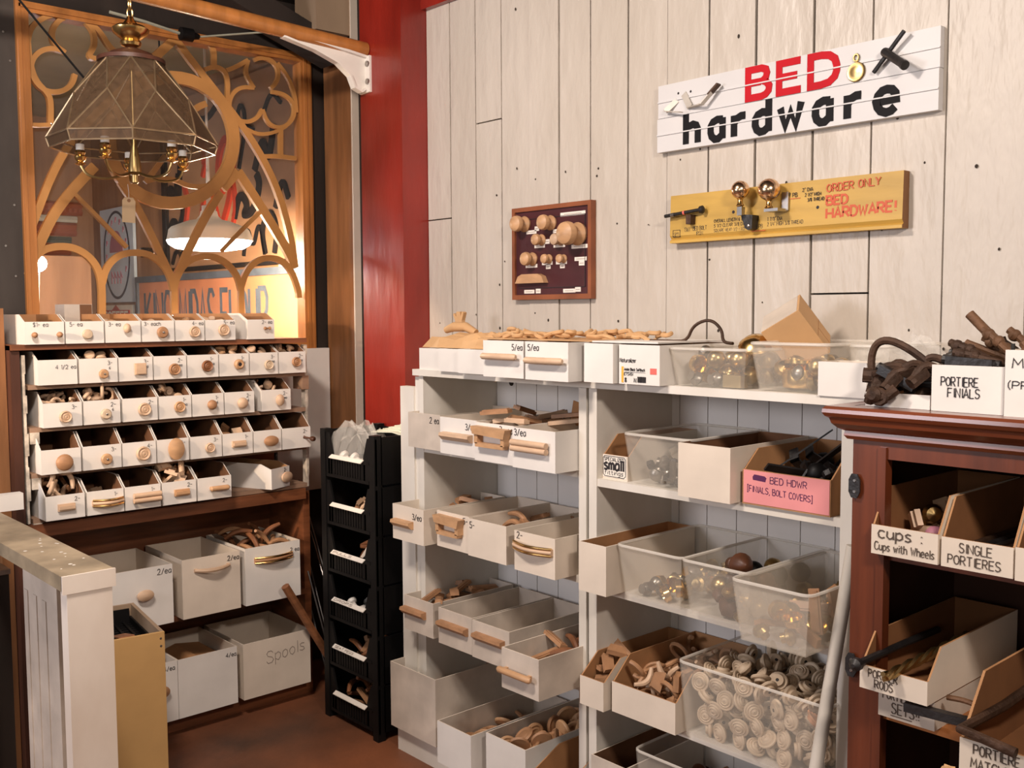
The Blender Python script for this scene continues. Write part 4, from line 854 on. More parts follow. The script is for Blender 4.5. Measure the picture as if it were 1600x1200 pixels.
# row below
LRW = [
 (1.13, .122, [(-2.855, -2.672, 2.088, 'blank stained white box with only a price, first in the upper left row'), (-2.648, -2.458, 2.068, 'white box with a plain flat-topped bar pull, second in the upper left row'), (-2.445, -2.258, 2.048, 'white box with a large flared cup pull, third in the upper left row'), (-2.25, -2.066, 2.034, 'white box with a double-rail pull, next to the divider in the upper left row')]),
 (.812, .122, [(-2.868, -2.690, 2.026, 'white box with a short bar pull, far left of the second left row'), (-2.668, -2.500, 2.066, 'white box with a slotted cup pull, second box of the second left row'), (-2.492, -2.306, 2.056, 'plain white box with a price only, third of the second left row'), (-2.255, -2.078, 2.044, 'white box with a bow pull edged in brass, by the divider')]),
 (.482, .122, [(-2.862, -2.695, 2.066, 'worn white box with a tan lip pull, far left of the third left row'), (-2.655, -2.478, 2.058, 'worn white box with a tan lip pull, second of the third left row'), (-2.47, -2.29, 2.052, 'worn white box with a lip pull, partly behind the torn box'), (-2.205, -2.045, 1.945, 'torn white box with rounded pull, pulled furthest out in third left row')]),
]
LMAT = [('box_white', 'box_cream', 'box_cream'), ('box_cream', 'box_cream', 'box_cream'), ('box_worn_shaded', 'box_worn_shaded', 'box_cream')]  # third row's darker tint also stands in for weaker light low down
for r_, (z_, h_, bs) in enumerate(LRW):
    for c_, (x0, x1, yf, lab) in enumerate(bs):
        lbox(('S', r_, c_), x0, x1, yf, z_, h_, lab, ('box_worn_shaded', 'box_cream', 'box_cream') if (r_, c_) == (0, 0) else LMAT[r_], d=min(.37, 2.478-yf))
PL = {(0,1): ('lip', .095, .060, .15, 'pale_wood'), (0,2): ('cup', .095, .088, .165, 'honey_wood'), (0,3): ('double', .085, .070, .15, 'pale_wood'),
      (1,0): ('lip', .068, .060, .105, 'honey_wood'), (1,1): ('cup', .080, .088, .135, 'honey_wood'), (1,3): ('brassarch', .085, .080, .165, 'pale_wood'),
      (2,0): ('lip', .065, .070, .125, 'tan_wood'), (2,1): ('lip', .085, .070, .145, 'tan_wood'), (2,2): ('lip', .09, .075, .14, 'tan_wood'), (2,3): ('bar', .075, .062, .14, 'honey_wood')}
for k_, (kd, x_, z_, s_, wd) in PL.items(): pull(BOXES[('S',)+k_], kd, x_, z_, s_, wd)
for k_, tx, x_, z_ in (((0,0), '2 ea', .125, .092), ((0,1), '3/ea', .14, .088), ((0,2), '3- ea', .135, .097), ((0,3), '3/ea', .008, .098), ((1,0), '3/ea', .115, .082), ((1,1), '5-', .145, .095), ((1,2), '5-', .01, .092), ((1,3), '2-', .012, .100)):
    mark(BOXES[('S',)+k_], tx, x_, z_, .020, .002, 'ink_black')
def sheap(r_, c_, kinds, n, nm, words_, y0, y1, seed, flat=.6, z0=None, zmax=None):
    b = BOXES[('S', r_, c_)]; rown = ['upper', 'second', 'third'][r_]
    place = f'{ORD[c_]} box of the {rown} left shelf row'
    return heap(b, .008, b['w']-.008, y0, y1, kinds, n, nm, f'{words_} in the {place}', nm.split('_')[-1], f'{words_} pieces in {place}', flat=flat, seed=seed, z0=z0, zmax=zmax)
sheap(0, 2, ['slat_pull', 'slat_brown'], 30, 'wooden_pull', 'pale flat wooden pull', .02, .34, 31, .22)
sheap(0, 3, ['slat_pull'], 9, 'wooden_pull', 'light wooden pull', .02, .34, 32, .2)
sheap(1, 0, ['slat_brown', 'offcut'], 18, 'wooden_pull', 'dark brown flat pull', .18, .36, 33, .3, zmax=.13)
sheap(1, 1, ['slat_brown'], 9, 'wooden_pull', 'shadowed brown pull', .12, .36, 34, .2, zmax=.09)
sheap(1, 2, ['handle', 'slat_brown'], 20, 'bow_pull', 'curved tan wooden handle', .03, .34, 35, .3, zmax=.12)
sheap(2, 0, ['slat_brown', 'slat_brown', 'offcut'], 30, 'wooden_pull', 'reddish brown wooden pull', .03, .30, 36, .22, zmax=.14)
sheap(2, 3, ['slat_brown', 'handle_brown'], 24, 'wooden_pull', 'brown oblong wooden pull', .10, .40, 37, .25, zmax=.13)
# brown card flaps standing in the upper left row
fl = MB(); fl.prism([(0, 0), (.11, .0), (.12, .06), (.03, .085)], FR((0, 0, 0), X, Z, Y), 0, .002); fl.prism([(.05, .03), (.17, .015), (.18, .06), (.09, .075)], FR((0, .03, 0), X, Z, Y), 0, .002)
o = fl.build('cardboard_flap', 'kraft', loc=(-2.27, 2.30, 1.235)); o.rotation_euler = (.25, 0, .15); tag(o, 'torn brown cardboard flap sticking up from the upper left shelf boxes', 'cardboard')
for i, (x0, y0, rot) in enumerate([(-2.20, 2.18, .5), (-2.25, 2.24, .35), (-2.16, 2.30, .2)]):
    mb = MB().box(-.08, -.018, 0, .08, .018, .012); o = mb.build('wooden_strip', ['pale_wood', 'tan_wood', 'tan_wood'][i], loc=(x0+.02, y0+.05, 1.255+.012*i)); o.rotation_euler = (0, -.12, rot)
    tag(o, ['pale', 'tan', 'brown'][i] + ' wooden strip lying across the double-rail pull box', 'strip', 'strips on the upper left row')
# bottom boxes of the left half
lbox(('S', 3, 0), -2.955, -2.690, 2.068, .10, .238, 'big stained white box on the bottom shelf, left of the disc boxes', ('box_worn_shaded', 'box_worn_shaded', 'box_cream'), d=.40)
lbox(('S', 3, 1), -2.60, -2.425, 2.005, .10, .142, 'low white box holding a few wooden discs, bottom left shelf', ('box_white', 'box_worn_shaded', 'box_cream'), d=.44)
lbox(('S', 3, 2), -2.385, -2.20, 2.035, .10, .160, 'low white box piled with ringed wooden discs, bottom left shelf', ('box_white', 'box_worn_shaded', 'box_cream'), d=.44)
lbox(('S', 3, 3), -2.175, -2.03, 1.93, .055, .20, 'brown-sided box of wooden knobs at the bottom, cut by picture edge', ('box_white', 'kraft', 'kraft'), d=.50, fh=.10, slope=.22)
tag(MB().box(-2.18, 1.925, 0, -2.025, 2.095, .0535).build('low_crate', 'box_worn_shaded'), 'low block on the floor under the brown-sided box of knobs', 'crate')
def bottom(c_, kinds, n, nm, words_, y0, y1, seed, flat, zmax=None, z0=None):
    b = BOXES[('S', 3, c_)]; place = ['big stained box', 'low white disc box', 'piled disc box', 'brown-sided knob box'][c_]
    heap(b, .01, b['w']-.01, y0, y1, kinds, n, nm, f'{words_} in the {place} on the bottom shelf', nm.split('_')[-1], f'{words_}s in {place}', flat=flat, seed=seed, zmax=zmax, z0=z0)
bottom(0, ['slat_brown', 'handle_brown', 'offcut'], 60, 'wooden_pull', 'dark brown wooden pull', .08, .38, 41, .6, .19)
bottom(1, ['disc', 'disc_brown'], 36, 'wooden_disc', 'tan ringed wooden disc', .03, .38, 42, .5, .15)
bottom(2, ['disc', 'disc_brown'], 66, 'wooden_disc', 'tan turned wooden disc', .02, .42, 43, .9, .26)
bottom(3, ['knob_brown', 'knob_honey'], 44, 'round_pull', 'brown round wooden knob', .16, .48, 44, 1.6, .17)

# ---------------------------------------------------------------- clear plastic bins
def bin_(key, label, loc, w, d, h, mats='clear_plastic', tp=.016, rim='bin_rim', group='clear plastic bins on the white shelf unit'):
    t = .0022; R = thing('plastic_bin', label, 'bin', loc, 0, group); mb = MB()
    def shell(i, z0, z1, q):
        return [(tp+q, tp+q, z0), (w-tp-q, tp+q, z0), (w-tp-q, d-tp-q, z0), (tp+q, d-tp-q, z0), (q, q, z1), (w-q, q, z1), (w-q, d-q, z1), (q, d-q, z1)]
    vs = shell(0, 0, h, 0) + shell(1, t, h, t)
    fs = [(3,2,1,0),(0,1,5,4),(1,2,6,5),(2,3,7,6),(3,0,4,7),(8,9,10,11),(12,13,9,8),(13,14,10,9),(14,15,11,10),(15,12,8,11),(4,5,13,12),(5,6,14,13),(6,7,15,14),(7,4,12,15)]
    mb.add(vs, fs); mb.build('bin_shell', mats, R)
    r2 = MB(); rd = .018; P = []
    for cx_, cy_, a0 in ((w-rd, d-rd, 0), (rd, d-rd, 90), (rd, rd, 180), (w-rd, rd, 270)):
        for q in range(4): a = radians(a0+30*q); P.append((cx_+(rd+.004)*cos(a), cy_+(rd+.004)*sin(a), h))
    r2.tube(P, .0042, 6, closed=True); r2.build('rim', rim, R, smooth=True)
    b = dict(o=R, w=w, d=d, h=h, fh=h, t=t, loc=Vector(loc), rz=0); BOXES[key] = b; return b
bin_(('P', 0), 'clear plastic bin of brass lamp parts on top, next to the shoe box', (-1.716, 2.12, 1.40), .242, .32, .100)
bin_(('P', 1), 'clear plastic bin on top between the brass bin and plain white box', (-1.468, 2.13, 1.40), .215, .32, .118)
bin_(('P', 2), 'frosted wide plastic bin behind the plain white box on top', (-1.238, 2.20, 1.40), .10, .26, .115, tp=.008)
lbox(('T', 7), -1.268, -1.146, 2.112, 1.40, .080, 'low plain white box at the right end of the top, before the cabinet', d=.085)
rr = random.Random(6)
heap(BOXES[('P', 0)], .022, .220, .02, .29, ['brass_ball', 'brass_cap', 'brass_cup', 'pewter_knob', 'brass_ball'], 40, 'brass_fitting', 'dull brass fitting inside the top clear bin beside the shoe box', 'fitting', 'brass fittings in the top left clear bin', flat=1.6, seed=51, zmax=.10)
heap(BOXES[('P', 1)], .022, .195, .02, .29, ['pewter_knob', 'brass_cap', 'brass_ball'], 34, 'metal_fitting', 'grey and brass fitting in the clear bin under the kraft carton', 'fitting', 'metal fittings in the top right clear bin', flat=1.6, seed=52, zmax=.085)
bb = thing('brass_block', 'square pale brass block seen through the first top clear bin', 'block', (-1.560, 2.142, 1.4028)); MB().box(0, 0, 0, .055, .03, .032).build('block_body', 'aged_brass', bb)
kn = MB().lathe([(.020,0),(.030,.010),(.040,.020),(.042,.034),(.030,.046),(.012,.052),(.001,.053)], n=20).lathe([(.043,.026),(.046,.030),(.043,.034)], n=20)
o = kn.build('brass_canopy', 'brass', loc=(-1.545, 2.27, 1.484), smooth=True); o.rotation_euler = (.5, .25, 0); tag(o, 'shiny domed brass canopy resting on top of the brass parts bin', 'fitting')
o = MB().lathe([(.030,0),(.048,.006),(.052,.030),(.048,.050),(.030,.062),(.046,.066),(.046,.074),(.001,.076)], n=22).build('brass_canister', 'brass', loc=(-1.372, 2.215, 1.4030), smooth=True); tag(o, 'bright brass canister inside the clear bin under the kraft carton', 'fitting')
# tilted kraft carton
kb = thing('kraft_carton', 'closed tan cardboard carton tipped on its corner above the clear bin', 'box')
KE1, KE2, KE3 = Vector((-.816, -.249, -.521)), Vector((.33, .54, -.775)), Vector((-.474, .804, .359))
kb.matrix_world = Matrix(((KE1.x, KE2.x, KE3.x, -1.412), (KE1.y, KE2.y, KE3.y, 2.255), (KE1.z, KE2.z, KE3.z, 1.600), (0, 0, 0, 1)))
MB().box(0, 0, 0, .112, .14, .115).build('carton_shell', 'kraft_light', kb)
MB().box(.006, -.0008, .004, .112, 0, .113).build('printed_side', 'box_worn_shaded', kb)
MB().box(-.0007, .085, 0, 0, .0862, .115).box(-.0007, .085, .056, 0, .14, .0572).build('flap_seam', 'kraft', kb)
# ---------------------------------------------------------------- right half, upper row
lbox(('R', 0, 0), -2.0+.008, -1.895, 2.155, 1.113, .125, 'cut-down brown-lined box labelled Specialized small fittings', ('box_cream', 'kraft', 'kraft'), d=.32, fh=.072, slope=.06, group=None)
b = BOXES[('R', 0, 0)]; wq = b['w']
lw = MB(); lw.box(.002, -.0010, .006, wq-.004, -.0003, .070); lw.build('paper_label', 'paper', b['o'])
l2 = MB(); l2.ribbon([(.010, .009), (wq-.014, .008), (wq-.007, .014), (wq-.007, .062), (wq-.013, .068), (.010, .068), (.004, .062), (.004, .015)], .0018, FRONT, .001, .0016, closed=True)
pen(l2, 'SPECIALIZED', .008, .054, .010, .0014, width=.078, off=.001); pen(l2, 'small', .008, .028, .030, .0065, width=.080, off=.001, jit=0); pen(l2, 'fittings', .010, .014, .012, .0014, width=.074, off=.001); l2.build('handwriting', 'ink_black', b['o'])
bin_(('P', 3), 'clear plastic bin of small dark fittings beside the Specialized box', (-1.890, 2.135, 1.113), .232, .33, .142)
heap(BOXES[('P', 3)], .03, .19, .02, .30, ['iron_nut', 'pewter_knob', 'iron_clip', 'iron_nut'], 52, 'small_fitting', 'small dark metal fitting in the bin beside the Specialized box', 'fitting', 'small fittings in the upper clear bin', flat=1.6, seed=53, zmax=.075)
lbox(('R', 0, 1), -1.662, -1.497, 2.09, 1.113, .142, 'tall blank white box between the clear bin and the pink-labelled box', ('box_cream', 'kraft_dark', 'box_cream'), d=.36, group=None)
lbox(('R', 0, 2), -1.484, -1.238, 2.125, 1.113, .135, 'cut-down cardboard box with pink front lettered Bed Hdwr', ('kraft', 'kraft', 'kraft'), d=.345, fh=.088, slope=.06, group=None, name='cardboard_tray')
b = BOXES[('R', 0, 2)]; wq = b['w']
MB().box(.004, -.0014, .004, wq-.002, -.0003, .087).build('pink_label', 'pink_card', b['o'])
MB().prism([(.032, .064), (.068, .062), (.071, .072), (.066, .076), (.036, .078), (.031, .072)], FRONT, .0014, .002).build('scribble', 'ink_purple', b['o'])
l2 = MB(); pen(l2, 'BED HDWR', .082, .060, .016, .0018, off=.0014, width=.105); pen(l2, '[FINIALS, BOLT COVERS]', .016, .034, .015, .0017, off=.0014, width=.185, slope=-.03); l2.build('handwriting', 'ink_purple', b['o'])
heap(b, .02, wq-.02, .05, .32, ['iron_strap', 'iron_nut', 'iron_strap', 'black_ball'], 42, 'iron_bracket', 'black iron bed bracket heaped in the pink-fronted box', 'bracket', 'iron brackets in the pink-fronted box', flat=.7, seed=54, zmax=.11)
for i, (a_, b_, c_) in enumerate([(-.03, .18, .4), (.06, .20, -.5)]):
    mb = MB().bar((0, 0, 0), (.13, 0, .10), .022, .004); o = mb.build('iron_bar', 'black_iron', loc=(b['loc'].x+.04+.07*i, b['loc'].y+.10+.05*i, 1.20)); o.rotation_euler = (0, .15*i, c_); tag(o, ['longer', 'shorter'][i]+' flat black iron bar leaning out of the pink-fronted box', 'bar')
# right half, middle row
lbox(('R', 1, 0), -1.992, -1.886, 2.055, .80, .142, 'narrow white box with brown lining at the left, beside clear bins', ('box_cream', 'kraft', 'box_cream'), d=.40, group=None)
bin_(('P', 4), 'dusty clear bin with a few brass bits, left of three in middle row', (-1.878, 2.095, .80), .226, .37, .145)
bin_(('P', 5), 'clear bin holding dark wooden finials, middle one of three in middle row', (-1.646, 2.09, .80), .212, .38, .145)
bin_(('P', 6), 'frosted bin pulled out over the shelf edge, above the spool bin', (-1.430, 2.01, .80), .210, .42, .150, 'frost_plastic')
heap(BOXES[('P', 4)], .03, .20, .02, .34, ['brass_cap', 'brass_cup', 'pewter_knob'], 26, 'brass_bit', 'small brass cap in the dusty left bin of the middle row', 'fitting', 'brass bits in the dusty middle-row bin', flat=1.6, seed=55, zmax=.06)
heap(BOXES[('P', 5)], .03, .19, .02, .36, ['black_ball', 'brass_ball', 'brass_cap', 'wood_finial'], 30, 'bed_finial', 'dark or brass finial in the middle bin of the middle row', 'finial', 'finials in the middle-row bin', flat=1.6, seed=56, zmax=.12)
heap(BOXES[('P', 6)], .03, .18, .02, .40, ['brass_cup', 'brass_cap', 'slat_brown'], 38, 'copper_fitting', 'coppery fitting inside the frosted pulled-out bin', 'fitting', 'fittings in the frosted bin', flat=1.0, seed=57, zmax=.09)
o = put('wooden_finial', 'wood_finial', (-1.545, 2.20, .93), (1.35, .2, .9), 'dark brown turned finial lying on top of the middle bin contents', 'finial', None, 1.25)
# right half, lower row
lbox(('R', 2, 0), -1.992, -1.90, 2.06, .463, .140, 'narrow brown-lined tray at the left of the spool bin row', ('box_cream', 'kraft', 'kraft'), d=.40, fh=.085, slope=.07, group=None, name='cardboard_tray')
lbox(('R', 2, 1), -1.89, -1.662, 2.085, .463, .150, 'brown-lined tray heaped with tan wooden rings beside the spool bin', ('box_cream', 'kraft', 'kraft'), d=.38, fh=.088, slope=.07, group=None, name='cardboard_tray')
heap(BOXES[('R', 2, 0)], .01, .085, .02, .2, ['offcut', 'slat_brown'], 9, 'wooden_chip', 'brown wooden chip in the narrow tray left of the ring tray', 'chip', 'chips in the narrow tray', flat=.5, seed=58)
heap(BOXES[('R', 2, 1)], .01, .22, .02, .36, ['ring_half_tan', 'offcut', 'ring_half_tan', 'handle_small', 'ring'], 74, 'wooden_ring', 'tan wooden ring piece heaped in the tray beside the spool bin', 'ring', 'wooden ring pieces in the tray', flat=1.6, seed=59, zmax=.15)
bin_(('P', 7), 'big clear bin filled to the brim with round pale wooden spools', (-1.657, 2.095, .463), .440, .385, .205, tp=.014)
sp = heap(BOXES[('P', 7)], .018, .422, .018, .367, ['spool']*40, 262, 'wooden_spool', 'pale turned wooden spool in the big clear bin', 'spool', 'wooden spools in the big clear bin', flat=1.6, seed=60, zmax=.228, tries=10)
# spools against the front wall show their ringed faces
rr = random.Random(77)
for o in sp:
    if o.location.y < 2.095+.055 and rr.random() < .75: o.rotation_euler = (radians(90)+rr.uniform(-.35, .35), rr.uniform(-.4, .4), rr.uniform(-.4, .4)); o.location.y = max(o.location.y, 2.095+.030)
so = [o for o in sp if o.location.y < 2.16 and o.location.x > -1.34 and o.location.z > .58][:1]
for o in so:
    o.data = PROTO['spool_orange'][0]; o['label'] = 'the one orange-brown spool near the right front of the big clear bin'; del o['group']
# right half, bottom
lbox(('R', 3, 0), -1.985, -1.85, 2.10, .10, .20, 'worn white box at the bottom under the brown-lined trays', ('box_worn_shaded', 'kraft_dark', 'box_cream'), d=.36, group=None)
bin_(('P', 8), 'dark-filled clear bin on the bottom shelf under the spool bin', (-1.83, 2.12, .10), .50, .34, .26)
heap(BOXES[('P', 8)], .03, .46, .02, .31, ['black_ball', 'disc_brown', 'wood_finial'], 70, 'dark_finial', 'dark wooden piece in the bottom clear bin below the spools', 'finial', 'dark pieces in the bottom clear bin', flat=1.6, seed=61, zmax=.2)
# leaning white pole
tag(MB().tube([(-1.292, 2.03, .006), (-1.168, 2.108, 1.06)], .0155, 14).build('leaning_pole', 'shelf_white', smooth=True), 'round white pole leaning on the shelf end beside the wooden cabinet', 'pole')

# ---------------------------------------------------------------- stack of black baskets in the corner
bx0, bx1, by0, by1 = -3.415, -3.045, 2.072, 2.352
for k in range(6):
    z_ = .030 + .187*k
    R = thing('stacking_basket', f'black plastic open-front stacking basket, {["lowest", "second", "third", "fourth", "fifth", "topmost"][k]} from the floor in the corner stack', 'basket', (bx0, by0, z_), 0, 'black stacking baskets in the corner')
    W = bx1-bx0; D = by1-by0; H = .183
    mb = MB(); mb.box(.012, .012, 0, W-.012, D-.012, .006)
    for x_ in (0, W-.006): mb.box(x_, .03, 0, x_+.006, D, H-.005)
    mb.box(0, D-.006, 0, W, D, H-.01)
    for q in range(15): mb.box(.05+q*(W-.11)/15, .004, .008, .05+q*(W-.11)/15+.011, .009, .078)
    mb.box(.04, .002, .0, W-.04, .012, .012); mb.box(.04, .002, .072, W-.04, .014, .084)
    mb.prism([(.0, .0), (.085, .0), (.085, .078), (.052, H-.012), (.0, H-.012)], FR((0, 0, 0), X, Z, -Y), -.012, -.004)
    mb.prism([(W, .0), (W-.085, .0), (W-.085, .078), (W-.052, H-.012), (W, H-.012)], FR((0, 0, 0), X, Z, -Y), -.012, -.004)
    for x_, y_ in ((0, 0), (W-.034, 0), (0, D-.034), (W-.034, D-.034)): mb.box(x_, y_, -.003, x_+.034, y_+.034, H+.001)
    mb.build('basket_body', 'black_plastic', R)
    lm = MB(); lm.add([(.075, -.010, .079), (W-.075, -.010, .079), (W-.075, .004, .089), (.075, .004, .089), (.075, -.010, .076), (W-.075, -.010, .076), (W-.075, .004, .086), (.075, .004, .086)], [(0,1,2,3),(7,6,5,4),(0,4,5,1),(1,5,6,2),(2,6,7,3),(3,7,4,0)])
    lo = lm.build('label_strip', 'paper', R)
    if k < 4 and k:
        pen(MB(), ['', 'SEAT PEGS', 'DROPS', 'PULLS'][k], .09, .003, .009, .0016, FR((0, -.0105, .0792), X, Vector((0, .816, .578)), Vector((0, -.578, .816))), .0006, width=.13).build('handwriting', 'ink_grey', lo)
    BOXES[('K', k)] = dict(o=R, w=W, d=D, h=H, fh=.08, t=.006, loc=Vector((bx0, by0, z_)), rz=0)
for i, (x_, y_) in enumerate(((0, 0), (bx1-bx0-.034, 0), (0, by1-by0-.034), (bx1-bx0-.034, by1-by0-.034))):
    MB().box(x_, y_, -.030, x_+.034, y_+.034, -.003).build('foot', 'black_plastic', BOXES[('K', 0)]['o'])
def kheap(k, kinds, n, nm, lab, cat, seed, flat=1.0, zmax=None, y0=.03, y1=.2):
    heap(BOXES[('K', k)], .05, .32, y0, y1, kinds, n, nm, lab, cat, nm.replace('_', ' ')+f's in the {["lowest", "second", "third", "fourth", "fifth", "topmost"][k]} basket', flat=flat, seed=seed, zmax=zmax)
kheap(5, ['handle_small', 'knob', 'white_dowel'], 20, 'wooden_peg', 'pale wooden peg in the topmost black basket', 'peg', 71, 1.0)
kheap(4, ['offcut', 'chip', 'handle_small'], 24, 'wooden_bit', 'small brown wooden bit in the fifth black basket', 'offcut', 72, .6, .1)
kheap(3, ['handle_brown'], 10, 'bow_pull', 'dark handle at the back of the fourth black basket', 'handle', 73, .4, .1, .1, .25)
kheap(2, ['white_dowel'], 7, 'turned_peg', 'white turned knob in the third black basket', 'knob', 74, 1.2, .13)
kheap(1, ['handle_brown', 'offcut'], 22, 'brown_bit', 'dark brown wooden bit in the second black basket', 'offcut', 75, .8, .1)
kheap(0, ['slat_brown', 'handle_brown'], 22, 'wooden_pull', 'reddish brown wooden pull in the lowest black basket', 'pull', 76, .5, .13)
tag(MB().box(0, 0, 0, .10, .004, .08).build('grey_card', 'ink_grey', loc=(-3.20, 2.21, .790)), 'grey card standing in the fifth black basket', 'card')
sc = MB().prism([(0, 0), (.018, 0), (.085, .055), (.10, .085), (.075, .09), (.06, .062)], FR((0, 0, 0), X, Z, Y), 0, .02)
o = sc.build('plastic_scoop', 'box_cream', loc=(-3.19, 2.10, .672)); tag(o, 'white plastic scoop poking out of the fourth black basket', 'scoop')
crumple('plastic_bag', -3.27, 2.165, 1.035, .24, .17, .135, 'plastic_bag', 'crumpled clear plastic bag rising from the topmost black basket', 'bag', 9, 9)
fo = MB()
for i in range(6): fo.prism([(-.10, 0), (.02, .014), (.12, .004), (.12, .008), (.02, .018), (-.10, .004)], FR((.004*i, -.07+.026*i, .004*i), X, Z, Y), 0, .04)
o = fo.build('folded_plastic', 'pale_green', loc=(-3.13, 2.26, 1.135)); o.rotation_euler = (0, .05, .1); tag(o, 'folded pale green plastic sheets over the back of the topmost basket', 'sheet')

# ---------------------------------------------------------------- sticks leaning between bookcase and baskets
def stick(name, p, q, r, m, label, cat, group=None, n=8):
    return tag(MB().tube([p, q], r, n).build(name, m, smooth=n > 6), label, cat, group)
stick('wooden_stake', (-3.53, 2.26, .016), (-3.535, 1.972, .515), .017, 'brown_wood', 'thick brown wooden stake leaning against the large boxes', 'stake')
for i, (p, q) in enumerate([((-3.60, 2.215, .004), (-3.90, 2.20, .70)), ((-3.56, 2.24, .004), (-3.90, 2.23, .76)), ((-3.58, 2.33, .004), (-3.93, 2.27, .86)), ((-3.52, 2.21, .004), (-3.66, 2.15, .52)), ((-3.54, 2.30, .004), (-3.94, 2.33, .62))]):
    stick('metal_rod', p, q, .004, 'steel', 'thin metal rod leaning in the dark gap beside the basket stack', 'rod', 'thin rods beside the basket stack', 7)

# ---------------------------------------------------------------- red-brown wooden cabinet at the right
CX, CY = -1.113, 2.0
cb = thing('display_cabinet', 'reddish wooden open cabinet with a moulded cornice, at the right', 'cabinet', (CX, CY, 0))
CW = .98
def cpart(name, m, *boxes):
    mb = MB()
    for q in boxes: mb.box(*q)
    return mb.build(name, m, cb)
cpart('stile', 'cabinet_wood', (0, 0, 0, .078, .022, 1.335)); cpart('stile', 'cabinet_wood', (CW-.078, 0, 0, CW, .022, 1.335))
sm_ = MB(); sm_.box(.060, -.006, 0, .078, 0, 1.31); sm_.build('stile_bead', 'cabinet_wood', cb)
cpart('top_rail', 'cabinet_wood', (.078, 0, 1.285, CW-.078, .022, 1.335))
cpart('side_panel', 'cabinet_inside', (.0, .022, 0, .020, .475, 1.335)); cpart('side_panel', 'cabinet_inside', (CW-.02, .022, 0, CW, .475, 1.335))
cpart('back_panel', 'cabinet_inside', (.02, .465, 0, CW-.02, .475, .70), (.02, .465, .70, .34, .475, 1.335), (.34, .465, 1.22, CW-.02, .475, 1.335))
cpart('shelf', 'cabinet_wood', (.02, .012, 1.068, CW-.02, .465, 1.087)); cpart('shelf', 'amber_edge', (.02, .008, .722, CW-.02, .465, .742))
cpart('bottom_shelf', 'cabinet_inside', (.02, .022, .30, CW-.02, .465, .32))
co = MB()
prof = [(0, 1.322), (-.010, 1.322), (-.016, 1.330), (-.014, 1.340), (-.026, 1.346), (-.036, 1.356), (-.040, 1.368), (-.047, 1.372), (-.052, 1.380), (-.051, 1.388), (-.046, 1.394), (0, 1.394)]
o_ = len(co.v); n_ = len(prof)
for (px, py) in ((0, .475), (0, 0), (CW, 0), (CW, .475)):
    for a_, z_ in prof:
        sx_ = a_*.9 if px == 0 else -a_*.9
        co.v.append((px + sx_, py + (a_ if py == 0 else 0), z_))
for i in range(3):
    for j in range(n_-1):
        co.f.append((o_+i*n_+j, o_+i*n_+j+1, o_+(i+1)*n_+j+1, o_+(i+1)*n_+j)); co.m.append(0)
co.box(0, 0, 1.335, CW, .475, 1.3935)
co.build('cornice', 'cornice_wood', cb)
for z_ in (1.195, .80):
    h_ = MB(); h_.prism(chaikin([(-.004, 0), (.022, 0), (.022, .052), (-.004, .052)], 1, True), FR((0, 0, z_), X, Z, -Y), .006, .010)
    ho = h_.build('hinge', 'black_iron', cb)
    for q in (.014, .038): MB().lathe([(.004, 0), (.003, .0015)], (.010, -.010, z_+q), -Y, 8).build('screw', 'steel', ho)
CM = ('box_cream', 'kraft_shaded', 'kraft')
# on top of the cabinet
t0 = carton('iron_tray', 'low white tray on the cabinet, overflowing with rusty iron rings', 'box', (-1.095, 2.015, 1.394), .142, .36, .030, None, None, 0, None, ('box_white', 'kraft', 'kraft'), .004)
t1 = carton('carton', 'white box on the cabinet lettered Portiere Finials', 'box', (-.948, 2.010, 1.394), .143, .36, .094, None, None, 0, None, ('box_white', 'box_cream', 'box_cream'), .004)
l2 = MB(); pen(l2, 'PORTIERE', .020, .052, .018, .0018, width=.076); pen(l2, 'FINIALS', .034, .030, .018, .0018, width=.066); l2.build('handwriting', 'ink_black', t1['o'])
t2 = carton('carton', 'tall white box with partly visible lettering, right end of the cabinet top', 'box', (-.800, 2.0, 1.394), .16, .36, .128, None, None, 0, None, ('box_white', 'box_cream', 'box_cream'), .004)
l2 = MB(); pen(l2, 'MI', .014, .094, .018, .0018, width=.034); pen(l2, '(PRI', .006, .054, .014, .0016, width=.05); l2.build('handwriting', 'ink_black', t2['o'])
MB().lathe([(.0, 0), (.004, 0), (.004, .012), (.001, .012)], (.012, .004, .128), n=8).build('peg', 'black_iron', t2['o'])
def iron(name, path, r, loc, label, m='rust_iron', n=8, extra=None):
    mb = MB().tube(chaikin(path, 2), r, n)
    if extra: extra(mb)
    return tag(mb.build(name, m, loc=loc, smooth=True), label, 'ironwork')
def sock(p, q, r=.012): return lambda mb: mb.bar(p, q, r*2, r*2).tube([p, tuple(Vector(p)+(Vector(q)-Vector(p))*.25)], r*1.35, 8)
iron('iron_hoop', [(-.03,0,0),(-.045,0,.05),(-.035,0,.095),(0,0,.105),(.05,.02,.075),(.09,.04,.03),(.12,.06,.0)], .0085, (-1.065, 2.06, 1.432), 'large rusty iron hoop arching over the left of the iron tray')
iron('iron_bracket', [(-.02,0,-.005),(-.02,-.01,.045),(.02,.0,.060),(.05,.02,.035),(.085,.04,.010)], .010, (-1.065, 2.05, 1.424), 'rusty iron bracket under the large hoop in the iron tray', extra=sock((-.045,-.02,.035),(.02,.01,.03)))
iron('iron_socket', [(-.03,-.02,-.03),(-.02,-.03,-.012),(.01,-.03,-.02),(.03,-.02,.0)], .012, (-1.045, 2.015, 1.436), 'lumpy iron socket hanging over the front of the iron tray', extra=lambda mb: (mb.lathe([(.010,-.02),(.017,-.012),(.017,.012),(.010,.02)], (-.01,-.03,-.014), Y, 10), mb.tube([(.0+.016*cos(i), -.035, -.018+.014*sin(i)) for i in [q*.6283 for q in range(10)]], .006, 6, closed=True)))
